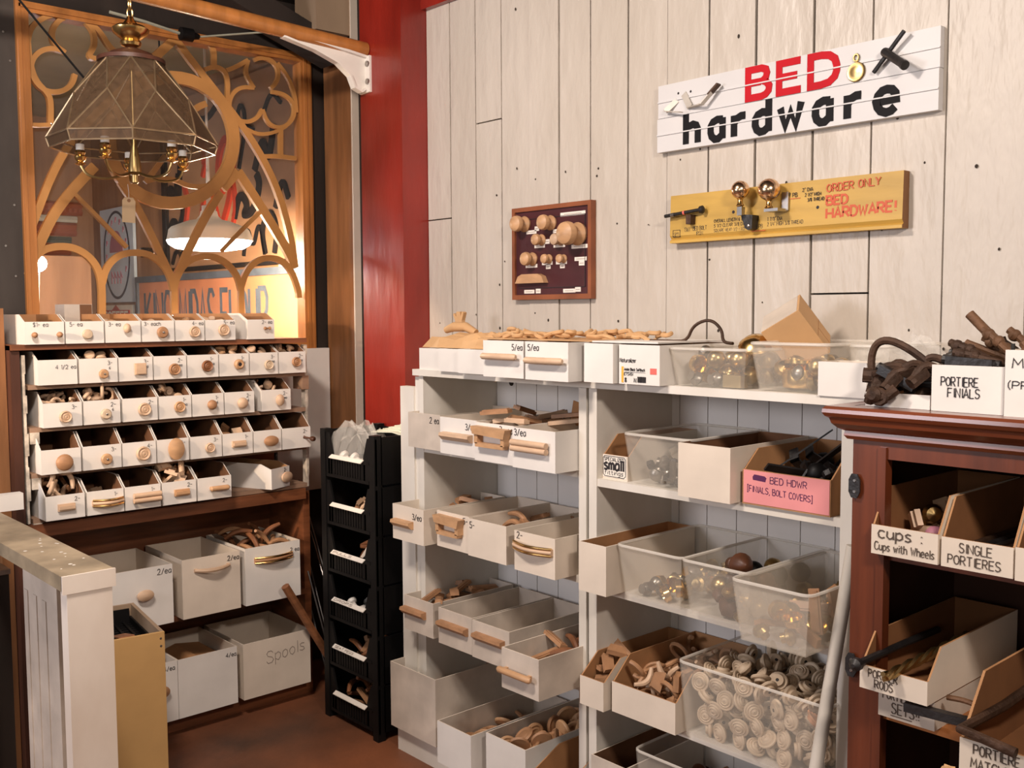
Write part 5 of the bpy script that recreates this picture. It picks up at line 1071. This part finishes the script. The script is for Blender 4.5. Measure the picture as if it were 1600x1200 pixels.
iron('portiere_bracket', [(-.06,0,.03),(-.02,.0,.01),(.03,.01,.0),(.07,.02,-.004)], .0105, (-1.02, 2.04, 1.448), 'square-ended dark iron arm crossing the middle of the iron tray', 'black_iron', extra=lambda mb: mb.bar((-.05,-.012,.026),(.03,-.012,-.010),.020,.020))
iron('portiere_bracket', [(-.03,0,-.01),(.02,.005,.012),(.06,.01,.018),(.09,.02,.022)], .008, (-1.035, 2.03, 1.440), 'thin dark iron arm beside the box lettered Portiere Finials', 'black_iron')
iron('iron_loop', [(-.01,0,0),(-.02,0,.035),(.0,0,.05),(.03,.01,.035),(.05,.02,.0),(.06,.03,-.02)], .0085, (-.985, 2.09, 1.452), 'small rusty loop at the right end of the iron tray')
for i in range(9):
    rr = random.Random(i+140); s_ = 1 if i % 2 else -1
    o = iron('iron_fitting', [(-.05,0,-.01),(-.03,.004,.02+.006*(i % 3)),(.0,0,.030),(.025,.006,.012),(.05,.01,-.004)], .0085, (-1.062+.014*i, 2.03+.02*(i % 4), 1.440+.006*(i % 3)), 'dark brown bent iron fitting tangled on top of the iron tray', extra=sock((-.052,-.002,-.012),(-.020,.004,.018), .010))
    o['group'] = 'bent fittings on the iron tray'; o.rotation_euler = (rr.uniform(-.4, .4), rr.uniform(-.5, .5), rr.uniform(-.9, .9))
for i in range(10):
    rr = random.Random(i+90); a_ = rr.uniform(-.4, .4)
    iron('iron_piece', [(-.05,0,0),(-.02,.006,.008),(.02,-.004,.006),(.055,.006,0)], .0095, (-1.035+rr.uniform(-.02, .04), 2.09+.024*i, 1.412+.006*(i % 4)+.012*(i % 2)), 'dark iron piece heaped within the low white iron tray', 'black_iron').rotation_euler = (a_, rr.uniform(-.3, .3), rr.uniform(-.5, .5))
for o in bpy.data.objects:
    if o.name.startswith('iron_piece'): o['group'] = 'iron pieces heaped in the tray'
iron('iron_finial', [(0,0,0),(-.04,.0,.025),(-.075,.0,.055),(-.105,.0,.085),(-.118,0,.098)], .0105, (-.805, 2.12, 1.492), 'long rusty finial pointing up highest out of the Portiere Finials box', 'rust_light', 10)
iron('iron_spear', [(0,0,0),(-.05,.0,.018),(-.10,.0,.036)], .0075, (-.82, 2.10, 1.495), 'blunt iron finial lying left of the highest one', 'rust_light')
iron('iron_leaf', [(0,0,0),(-.03,.0,.024),(-.055,.01,.036),(-.06,.01,.050)], .017, (-.825, 2.16, 1.488), 'dark lumpy iron finial under the highest one', 'rust_iron')
iron('iron_cup', [(-.03,0,0),(-.01,0,.008),(.012,0,.006)], .018, (-.915, 2.08, 1.492), 'round dark iron cup at the left of the Portiere Finials box', 'black_iron')
iron('portiere_bracket', [(-.05,0,.006),(0,.004,.0),(.06,.01,-.004)], .010, (-.885, 2.03, 1.493), 'square dark iron arm along the rim of the Portiere Finials box', 'black_iron', extra=lambda mb: mb.bar((-.04,-.006,.004),(.05,0,-.002),.018,.018))
iron('iron_hook', [(0,0,0),(.02,0,.012),(.03,0,.03),(.02,0,.04)], .010, (-.815, 2.07, 1.494), 'short hooked rusty finial at the right rim of the Portiere Finials box', 'rust_light')
for i, (dx, dy, dz, ry, ln) in enumerate([(-.01, .0, .0, .25, .05), (.03, .05, .012, .55, .06), (-.05, .06, .004, .1, .045), (.05, .09, .02, .75, .055), (.0, .12, .012, .4, .05), (-.03, .02, .010, .35, .06), (.02, .03, .026, .62, .055), (-.06, .10, .010, .2, .05)]):
    o = iron('iron_finial', [(-ln,0,0),(-ln*.4,0,.004),(.0,.003,.002),(ln*.6,0,.004),(ln,0,0)], .0085, (-.862+dx, 2.05+dy, 1.500+dz), ['flat-lying', 'steep', 'short', 'steepest', 'half-hidden', 'slanting front', 'slender upper', 'low rear'][i] + ' rusty iron finial in the bristling heap above the Portiere Finials lettering', ['rust_iron', 'rust_light', 'black_iron', 'rust_light', 'rust_iron'][i % 5], extra=lambda mb: mb.ball((-ln*.7, 0, 0), .013, 8).ball((-ln*.2, .002, .003), .0125, 8))
    o.rotation_euler = (0, ry, .2-.1*i)
for i in range(7):
    rr = random.Random(i+70)
    o = iron('iron_finial_piece', [(-.05,0,0),(0,.004,.006),(.05,0,0)], .012, (-.877+rr.uniform(-.012, .012), 2.06+.04*i, 1.468+.004*(i % 3)), 'dark iron finial lying inside the Portiere Finials box'); o['group'] = 'finials inside the lettered box'; o.rotation_euler = (0, .1, rr.uniform(-.3, .3))
crumple('plastic_sheet', -1.16, 2.30, 1.405, .22, .16, .125, 'plastic_bag', 'clear plastic sheet bulging behind the plain white box and iron tray', 'plastic sheet', 19, 8)
# first cabinet shelf
c0 = carton('cardboard_tray', 'cut-down brown-lined box lettered Cups, in the cabinet', 'box', (-1.052, 1.972, 1.087), .143, .40, .134, .062, .05, 0, None, CM, .004)
l2 = MB(); pen(l2, 'cups :', .016, .036, .024, .0028, width=.10, off=.001); pen(l2, 'Cups with Wheels', .008, .010, .017, .0016, width=.13, off=.001); l2.build('handwriting', 'ink_brown', c0['o'])
c1 = carton('cardboard_tray', 'cut-down brown-lined box lettered Single Portieres, in the cabinet', 'box', (-.902, 1.972, 1.087), .139, .40, .134, .060, .05, 0, None, CM, .004)
l2 = MB(); pen(l2, 'SINGLE', .036, .034, .018, .0018, width=.066); pen(l2, 'PORTIERES', .014, .009, .018, .0018, width=.105); l2.build('handwriting', 'ink_brown', c1['o'])
c2 = carton('cardboard_tray', 'brown-lined box at the very right edge, beside Single Portieres', 'box', (-.757, 1.965, 1.087), .14, .40, .134, .064, .05, 0, None, CM, .004)
o = MB().lathe([(.022,0),(.025,.01),(.025,.03),(.018,.042),(.012,.048),(.001,.05)], n=14).build('mauve_cup', 'sign_mauve', loc=(-.955, 2.06, 1.096), smooth=True); tag(o, 'dull mauve cup standing in the box lettered Cups', 'cup')
heap(dict(loc=c0['loc'], rz=0, t=.004), .01, .085, .10, .36, ['brass_cap', 'chip'], 12, 'wheel_cup', 'dim tan cup at the back of the box lettered Cups', 'cup', 'cups in the lettered box', flat=1.2, seed=81)
for i in range(9):
    rr = random.Random(i+30)
    o = MB().tube([(0, 0, 0), (.01, .30, .0)], .007, 7).build('curtain_rod', ['black_iron', 'steel', 'rust_iron'][i % 3], loc=(-.885+.022*(i % 5), 2.0+.01*(i % 3), 1.102+.016*(i//5)), smooth=True)
    tag(o, 'thin metal rod lying in the box lettered Single Portieres', 'rod', 'rods in the Single Portieres box')
# second cabinet shelf
s0 = carton('cardboard_tray', 'worn white box lettered Portiere Arm Sets, under the tilted rods box', 'box', (-1.03, 1.975, .742), .122, .42, .060, None, None, 0, None, ('box_worn_shaded', 'kraft', 'kraft'), .004)
l2 = MB(); pen(l2, 'PORTIERE ARM', .010, .040, .016, .0016, width=.104); pen(l2, 'SETS!!', .030, .012, .022, .002, width=.062); l2.box(.028, -.0014, .006, .074, -.0006, .0076); l2.build('handwriting', 'ink_brown', s0['o'])
s1 = carton('cardboard_tray', 'white tray with notched sides lettered Portier Rods, lying on the arm sets box', 'box', (-1.052, 1.935, .806), .146, .44, .108, .050, .055, 0, None, ('box_cream', 'kraft_shaded', 'kraft'), .004)
s1['o'].rotation_euler = (radians(0), 0, 0)
l2 = MB(); pen(l2, 'PORTIER', .020, .028, .017, .0017, width=.066); pen(l2, 'RODS', .034, .008, .017, .0017, width=.042); l2.build('handwriting', 'ink_brown', s1['o'])
tag(MB().box(-1.03, 1.99, .8021, -.91, 2.38, .8055).build('cardboard_sheet', 'kraft'), 'thin brown card between the rods tray and the arm sets box', 'cardboard')
tw = MB()
for k in range(3):
    tw.tube([(.006*cos(q*.7+k*2.09), .012*q, .006*sin(q*.7+k*2.09)+.0015*q) for q in range(0, 22)], .006, 6)
o = tw.build('twisted_rod', 'aged_brass', loc=(-.982, 1.905, .853), smooth=True); o.rotation_euler = (.06, 0, -.25); tag(o, 'twisted brass rod poking out over the Portier Rods lettering', 'rod')
o = MB().tube([(0, 0, 0), (.02, .16, .012), (.03, .30, .015)], .008, 8).lathe([(.004,-.02),(.014,-.012),(.014,.0),(.006,.008)], (0, 0, 0), Y, 10).build('black_rod', 'black_iron', loc=(-1.046, 1.915, .862), smooth=True); tag(o, 'dark capped rod lying over the left edge of the rods tray', 'rod')
o = MB().bar((0, 0, 0), (.13, .0, .005), .018, .018).build('black_bar', 'black_iron', loc=(-.955, 1.944, .790)); o.rotation_euler = (0, 0, 0); tag(o, 'square black bar sticking out below the rods tray', 'bar')
o = MB().tube(chaikin([(0, 0, .0), (.04, .0, .004), (.08, .0, -.004), (.11, .01, .012)], 2), .006, 8).build('portiere_bracket', 'rust_light', loc=(-.89, 1.99, .815), smooth=True); tag(o, 'curved rusty arm behind the square black bar', 'ironwork')
s2 = carton('cardboard_tray', 'big brown-sided tray lettered Portiere Matched, at the lower right edge', 'box', (-.80, 1.845, .742), .20, .56, .165, .062, .09, 0, None, ('box_cream', 'kraft_shaded', 'kraft'), .005)
l2 = MB(); pen(l2, 'PORTIERE', .026, .038, .018, .002, width=.085); pen(l2, 'MATCHED', .022, .012, .018, .002, width=.085); l2.build('handwriting', 'ink_brown', s2['o'])
o = MB().tube([(.10, -.004, -.012), (.0, 0, .0), (.02, .14, .012), (.03, .4, .03)], .010, 8).build('portiere_bracket', 'rust_iron', loc=(-.795, 1.838, .822), smooth=True); tag(o, 'bent iron arm resting over the front of the Portiere Matched tray', 'ironwork')
crumple('masking_tape', -.815, 1.838, .722, .04, .02, .02, 'kraft_light', 'strip of peeling tan tape at the corner of the Portiere Matched tray', 'tape', 4, 4)

# ---------------------------------------------------------------- signs and sample boards on the board wall
SX, SZ, SY = -2.048, 2.088, 2.4865
sg = thing('bed_hardware_sign', 'white plank sign lettered BED hardware in red and black', 'sign', (SX, SY, SZ))
SW_, SH_ = .886, .203
p_ = MB(); p_.box(0, -.020, .104, SW_, 0, SH_); p_.box(0, -.024, 0, SW_, 0, .101); p_.box(.002, -.016, .1, SW_-.002, 0, .105)
p_.build('board', 'sign_white', sg)
gb = MB(); gb.box(0, -.0238, .150, SW_, -.019, .1535); gb.box(0, -.0278, .050, SW_, -.023, .0535); gb.build('bead', 'sign_white', sg)
F1 = FR((0, -.020, 0), X, Z, -Y); F2_ = FR((0, -.024, 0), X, Z, -Y)
def heavy(mb, strokes, x, z, sx, sz, wd, fr):
    for si, st in enumerate(strokes.split(';')):
        q = [tuple(map(float, p.split(','))) for p in st.split()]; cl = q[0] == q[-1]
        if cl: q = q[:-1]
        mb.ribbon([(x+a*sx, z+b_*sz) for a, b_ in q], wd, fr, .0004, .0022+.0003*si, closed=cl)
rd = MB(); WB = .0200
for ch_, x_ in (('B', .322), ('E', .424), ('D', .522)):
    heavy(rd, {'B': '0,0 0,6 2.3,6 3,5.6 3.2,4.8 3,3.8 2.3,3.3 3.1,2.9 3.6,2 3.5,1 3,.3 2.3,0 0,0;.4,3.2 2.2,3.2', 'E': '3.4,6 0,6 0,0 3.5,0;0,3.1 2.9,3.1', 'D': '0,0 0,6 1.6,6 2.8,5.7 3.6,4.8 3.9,3.4 3.9,2.4 3.6,1.2 2.8,.3 1.6,0 0,0'}[ch_], x_+.008, .114, .0195 if ch_ != 'D' else .0200, .0130, WB, F1)
rd.build('lettering', 'sign_red', sg)
bk_ = MB(); wb_ = .0215
HW = {'h': '0,0 0,6.2;0,2.8 .8,3.6 1.8,3.9 2.6,3.6 3,2.8 3,0', 'a': '2.9,3.9 1.6,4 .6,3.6 .05,2.8 0,1.6 .3,.7 1,.1 1.9,.1 2.9,.9;2.9,4.2 2.9,0', 'r': '0,0 0,4.2;0,2.6 .7,3.5 1.6,3.9 2.6,3.9', 'd': '3,6.2 3,0;3,3.7 1.6,3.9 .6,3.5 .05,2.7 0,1.5 .4,.6 1.1,.1 2,.2 3,.9', 'w': '0,4 1.1,.3 2.2,3.2 3.3,.3 4.4,4.6', 'e': '.8,2.1 3.6,2.2 3.5,3.2 2.9,3.9 2,4.1 1.1,3.9 .4,3.2 .05,2.2 .3,1.2 .9,.4 1.9,0 2.8,.2 3.5,.8'}
x_ = .112
for ch_, dx in zip('hardware', (.091, .083, .072, .082, .109, .094, .080, .090)):
    heavy(bk_, HW[ch_], x_, .013, .0148, .0143, wb_, F2_); x_ += dx
bk_.build('lettering', 'sign_black', sg)
hk = MB(); hk.bar((.075, -.021, .150), (.040, -.034, .120), .018, .003, Y).bar((.040, -.034, .120), (.112, -.05, .105), .016, .003).bar((.10, -.021, .165), (.13, -.03, .120), .020, .003, Y)
hk.build('bed_hook', 'galvanised', sg)
hk = MB(); hk.bar((.12, -.022, .120), (.185, -.045, .118), .018, .003).bar((.185, -.045, .118), (.240, -.040, .166), .020, .003); hk.build('bed_hook', 'galvanised', sg); MB().bar((.210, -.0425, .1415), (.242, -.040, .168), .0215, .005).build('hook_end', 'rust_iron', sg)
for q in ((.078, .170), (.125, .168)): MB().lathe([(.004, 0), (.003, .001)], (q[0], -.020, q[1]), -Y, 8).build('screw_hole', 'ink_black', sg)
md = MB().lathe([(.0245, 0), (.026, .003), (.024, .006), (.019, .005), (.012, .007), (.001, .0075)], (.665, -.020, .130), -Y, 24).tube([(.665+.007*cos(q*.6283), -.024, .166+.009*sin(q*.6283)) for q in range(10)], .0028, 6, closed=True)
md.build('medallion', 'aged_brass', sg, smooth=True)
ky = MB().tube([(.718, -.030, .118), (.805, -.045, .202)], .0055, 8).lathe([(.011, -.02), (.0125, -.012), (.0105, 0), (.0105, .066), (.012, .069), (.012, .078), (.001, .079)], (.765, -.045, .152), (.72, -.35, -.52), 14)
ky.build('bed_key', 'black_iron', sg, smooth=True)
# yellow order board
YX, YZ = -1.988, 1.800
yb = thing('order_board', 'mustard yellow board lettered ORDER ONLY BED HARDWARE in red', 'sign', (YX, SY, YZ))
YW, YH = .745, .150
y_ = MB(); y_.prism([(0, .006), (.034, .006), (.034, .014), (.026, .018), (.034, .028), (.030, YH), (0, YH)], FR((0, 0, 0), -Y, Z, X), 0, YW, 0, 0, 1)
y_.build('board', ('sign_yellow', 'raw_edge'), yb)
FY = FR((0, -.0325, 0), X, Z, -Y); FYu = FR((0, -.0322, 0), X, Z, -Y)
l2 = MB(); pen(l2, 'ORDER ONLY', .532, .114, .020, .0028, FYu, width=.156, slope=.04); l2.build('red_lettering', 'ink_orange', yb)
l2 = MB(); pen(l2, 'BED', .532, .080, .023, .0058, FYu, width=.066, jit=.05); pen(l2, 'HARDWARE!', .532, .044, .026, .0060, FYu, width=.20, slope=.03, jit=.05); l2.build('red_lettering', 'ink_orange', yb)
MB().box(.395, -.0334, .105, .452, -.0320, .1065).build('red_underline', 'ink_orange', yb); MB().box(.295, -.0344, .024, .342, -.0320, .0255).build('red_underline', 'ink_orange', yb)
l2 = MB(); pen(l2, '1361', .055, .038, .012, .0012, FY, width=.022); pen(l2, 'BED BOLT', .088, .040, .012, .0012, FY, width=.052); pen(l2, 'IRON', .10, .026, .010, .0012, FY, width=.026)
l2.box(.012, -.0346, .024, .040, -.0320, .0252); l2.box(.012, -.0346, .044, .040, -.0320, .0452); l2.box(.012, -.0346, .024, .0132, -.0320, .045); l2.box(.0388, -.0346, .024, .040, -.0320, .045); pen(l2, 'gm', .015, .029, .012, .0012, FY, width=.022)
l2.build('handwriting', 'ink_black', yb); l2 = MB()
for i, tx in enumerate(('OVERALL LENGTH 6 1/2"', '5 1/2 CLEAR 3/8 DIA', 'SQUARE HEAD 1/2 - 1/2"')): pen(l2, tx, .165, .058-.014*i, .009, .0011, FY, width=.112)
pen(l2, '1366-PB', .292, .032, .011, .0012, FY, width=.042)
for i, tx in enumerate(('1 7/8" DIA', '2 1/4" HIGH 3/8 THREAD')): pen(l2, tx, .348, .050-.014*i, .010, .0011, FY, width=(.05, .115)[i])
l2.build('handwriting', 'ink_black', yb); l2 = MB()
pen(l2, '1367 PB', .396, .110, .011, .0012, FYu, width=.048)
for i, tx in enumerate(('2" DIA', '2 1/2" HIGH', '3/8 THREAD')): pen(l2, tx, .458+.008*i, .122-.014*i, .009, .0011, FYu, width=(.034, .05, .052)[i])
l2.build('handwriting', 'ink_black', yb)
bb_ = MB().tube([(-.006, -.050, .088), (.125, -.050, .098)], .0055, 10).lathe([(.004, 0), (.011, .002), (.012, .010), (.007, .014), (.001, .016)], (.125, -.050, .098), X, 12); bo = bb_.build('bed_bolt', 'black_iron', yb, smooth=True)
MB().box(.078, -.056, .058, .096, -.032, .086).build('bolt_clip', 'rust_iron', bo); MB().tube([(.018, -.050, .0895), (.030, -.050, .0905)], .0068, 10).build('bolt_washer', 'steel', bo, smooth=True); MB().tube([(.064, -.050, .0933), (.070, -.050, .0938)], .0064, 10).build('red_band', 'label_red', bo, smooth=True)
for bx_, r_, z_ in ((.283, .026, .140), (.378, .031, .132)):
    bo = MB().ball((bx_, -.072, z_), r_, 20).build('finial_ball', 'copper_ball', yb, smooth=True)
    MB().lathe([(.007, 0), (.012, .004), (.008, .010), (.007, .02), (.010, .024)], (bx_, -.072, z_-r_-.022), Z, 12).build('ball_neck', 'brass', bo, smooth=True)
    if bx_ < .3:
        MB().box(bx_-.005, -.080, z_-r_-.046, bx_+.011, -.064, z_-r_-.022).build('nut', 'steel', bo); MB().prism([(-.004, 0), (.036, -.004), (.034, -.042), (.022, -.046), (.012, -.040)], FR((bx_, 0, z_-r_-.042), X, Z, -Y), .034, .064).build('angle_clip', 'black_iron', bo)
        MB().lathe([(.006, 0), (.004, .003), (.001, .004)], (bx_+.024, -.064, z_-r_-.076), -Y, 10).build('screw', 'steel', bo)
    else: MB().box(bx_-.008, -.084, z_-r_-.030, bx_+.036, -.033, z_-r_-.022).box(bx_+.020, -.040, z_-r_-.026, bx_+.040, -.033, z_-r_+.024).build('angle_clip', 'steel', bo)
for q in ((.232, .084), (.505, .076)): MB().lathe([(.005, 0), (.004, .001)], (q[0], -.0322, q[1]), -Y, 8).build('screw_hole', 'ink_black', yb)
# maroon knob sample board
KX, KZ = -2.722, 1.642
kb2 = thing('knob_sample_board', 'square maroon board of wooden sample knobs in a brown frame', 'sample board', (KX, SY, KZ))
KW, KH = .392, .327
MB().box(.01, -.016, .01, KW-.01, 0, KH-.01).build('panel', 'board_maroon', kb2)
f_ = MB(); f_.box(0, -.024, 0, KW, 0, .017); f_.box(0, -.024, KH-.015, KW, 0, KH); f_.box(0, -.024, .017, .015, 0, KH-.015); f_.box(KW-.015, -.024, .017, KW, 0, KH-.015); f_.build('frame', 'board_frame', kb2)
g_ = MB()
for q in ((.03, .040, .36, .042), (.358, .040, .36, .285), (.06, .283, .36, .285)): g_.box(q[0], -.0185, q[1], q[2], -.016, q[3])
g_.build('groove_line', 'ink_black', kb2)
for kx, kz, r_ in ((.052, .268, .029), (.185, .264, .027), (.318, .218, .040), (.138, .208, .0205), (.232, .204, .0205), (.092, .143, .0245), (.175, .140, .017), (.247, .138, .0155)):
    MB().lathe([(r_*.92, 0), (r_*.98, r_*.25), (r_*.8, r_*.5), (r_*.62, r_*.75), (r_*.7, r_*1.0), (r_*.97, r_*1.25), (r_, r_*1.5), (r_*.9, r_*1.85), (r_*.55, r_*2.1), (.001, r_*2.18)], (kx+.012, -.016, kz), -Y, 22).build('sample_knob', 'honey_wood' if kz != .204 else 'pale_wood', kb2, smooth=True)
MB().prism([(-.075, 0), (.075, 0), (.062, .024), (.040, .032), (-.040, .032), (-.060, .024)], FR((.105, -.016, .058), X, Z, -Y), 0, .022).build('sample_pull', 'honey_wood', kb2)
pp = [(.070,.232,.052),(.113,.241,.022),(.205,.228,.055),(.250,.244,.022),(.242,.282,.118),(.112,.181,.052),(.166,.193,.022),(.208,.178,.056),(.295,.170,.078),(.066,.113,.060),(.150,.120,.052),(.170,.106,.022),(.220,.120,.052),(.240,.106,.022),(.310,.128,.056),(.330,.112,.026),(.058,.022,.052),(.118,.022,.024),(.255,.022,.058),(.312,.024,.026)]
for a_, b_, c_ in pp:
    h_ = .013 if c_ > .03 else .016
    lo = MB().box(a_, -.0178, b_, a_+c_, -.016, b_+h_).build('paper_label', 'paper', kb2)
    MB().box(a_+c_*.15, -.0182, b_+h_*.42, a_+c_*.85, -.0178, b_+h_*.55).build('label_print', 'ink_grey', lo)

# ---------------------------------------------------------------- railing, tan bin and boards at the lower left
rl_ = thing('railing', 'white painted railing end with a worn beige top board, lower left', 'railing', (-2.57, .885, 0))
MB().box(-1.02, -.068, .912, .0, .062, .95).box(-.006, -.068, .908, .003, .062, .951).build('top_rail', 'rail_paint', rl_)
MB().box(-.044, -.058, 0, .002, .054, .912).build('newel_post', 'post_paint', rl_)
MB().box(-.0, -.069, .905, .0055, .063, .9515).build('end_board', 'post_paint', rl_)
MB().box(-.555, .0, .0, -.26, .022, .912).build('infill_panel', 'box_worn_shaded', rl_)  # white paint, with its shade put into the darker beige
for x_ in (-.54, -.46, -.38): MB().box(x_, -.003, .0, x_+.03, .0, .80).build('panel_moulding', 'box_worn_shaded', rl_)
sp_ = MB(); rr = random.Random(3)
for i in range(16): x_ = rr.uniform(-.5, -.03); y_ = rr.uniform(-.05, .05); r_ = rr.uniform(.002, .006); sp_.lathe([(r_, 0), (r_*.6, .0006)], (x_, y_, .95), Z, 7)
sp_.build('paint_chips', 'chalk_white', rl_)
wb2 = MB().box(0, 0, 0, .04, .12, .055).build('white_block', 'white_paint', loc=(-3.60, .90, .951)); tag(wb2, 'short white board end lying across the far end of the railing', 'board')
bn = thing('tan_bin', 'tall narrow tan fibreboard bin behind the white newel post', 'bin', (-3.146, 1.135, 0), radians(-8))
# local: +x is the front side, y the width
W_, D_, H_ = .17, .40, .575
MB().box(-.012, 0, 0, 0, W_, H_).build('front_panel', 'mdf_tan', bn)
MB().box(-D_, 0, 0, -.012, .012, H_).build('side_panel', 'ply_dull', bn); MB().box(-D_, W_-.012, 0, -.012, W_, H_).build('side_panel', 'ply_dull', bn)
MB().box(-D_, .012, 0, -D_+.012, W_-.012, H_).build('back_panel', 'ply_dull', bn); MB().box(-D_+.012, .012, .01, -.012, W_-.012, .022).build('bottom_panel', 'ply_dull', bn)
for z_ in (H_-.02, H_-.045): MB().lathe([(.004, 0), (.003, .001)], (0, W_-.012, z_), X, 8).build('screw', 'ink_brown', bn)
cr = thing('black_crate', 'black slatted plastic crate filling the top of the tan bin', 'crate', (-3.146, 1.135, .30), radians(-8))
mb = MB()
for y0_, y1_ in ((.014, .020), (.150, .156)): mb.box(-D_+.016, y0_, 0, -.016, y1_, .235)
mb.box(-D_+.016, .02, 0, -D_+.022, .15, .262); mb.box(-.022, .02, 0, -.016, .15, .225); mb.box(-D_+.016, .02, 0, -.016, .15, .006)
for q in range(13): mb.box(-D_+.03+.027*q, .02, .205, -D_+.043+.027*q, .15, .213)
for q in range(4): mb.box(-D_+.02, .028+.032*q, .212, -.02, .036+.032*q, .219)
mb.build('crate_shell', 'black_plastic', cr)
o = MB().prism([(0, 0), (.08, .015), (.12, .0), (.11, -.004), (.05, .008)], FR((0, 0, 0), X, Z, Y), 0, .05).build('brown_paper', 'brown_wood', loc=(-3.28, 1.185, .548)); tag(o, 'scrap of brown paper at the mouth of the tan bin', 'paper')
cbd = MB().box(0, 0, 0, .018, .40, .80).build('plywood_board', 'ply_dull', loc=(-3.25, .42, 0)); tag(cbd, 'dull plywood board standing at the lower left edge', 'board')
struct(MB().box(-3.98, .985, 0, -3.70, 1.02, 1.62).build('trim_8', 'brown_ply'))
bx = thing('dark_toolbox', 'dark box with a pale lid edge under the far end of the railing', 'box', (-3.46, .70, 0))
MB().box(0, 0, 0, .14, .20, .80).build('box_shell', 'dark_board', bx); MB().box(-.004, -.004, .80, .144, .204, .815).build('box_lid', 'steel', bx)
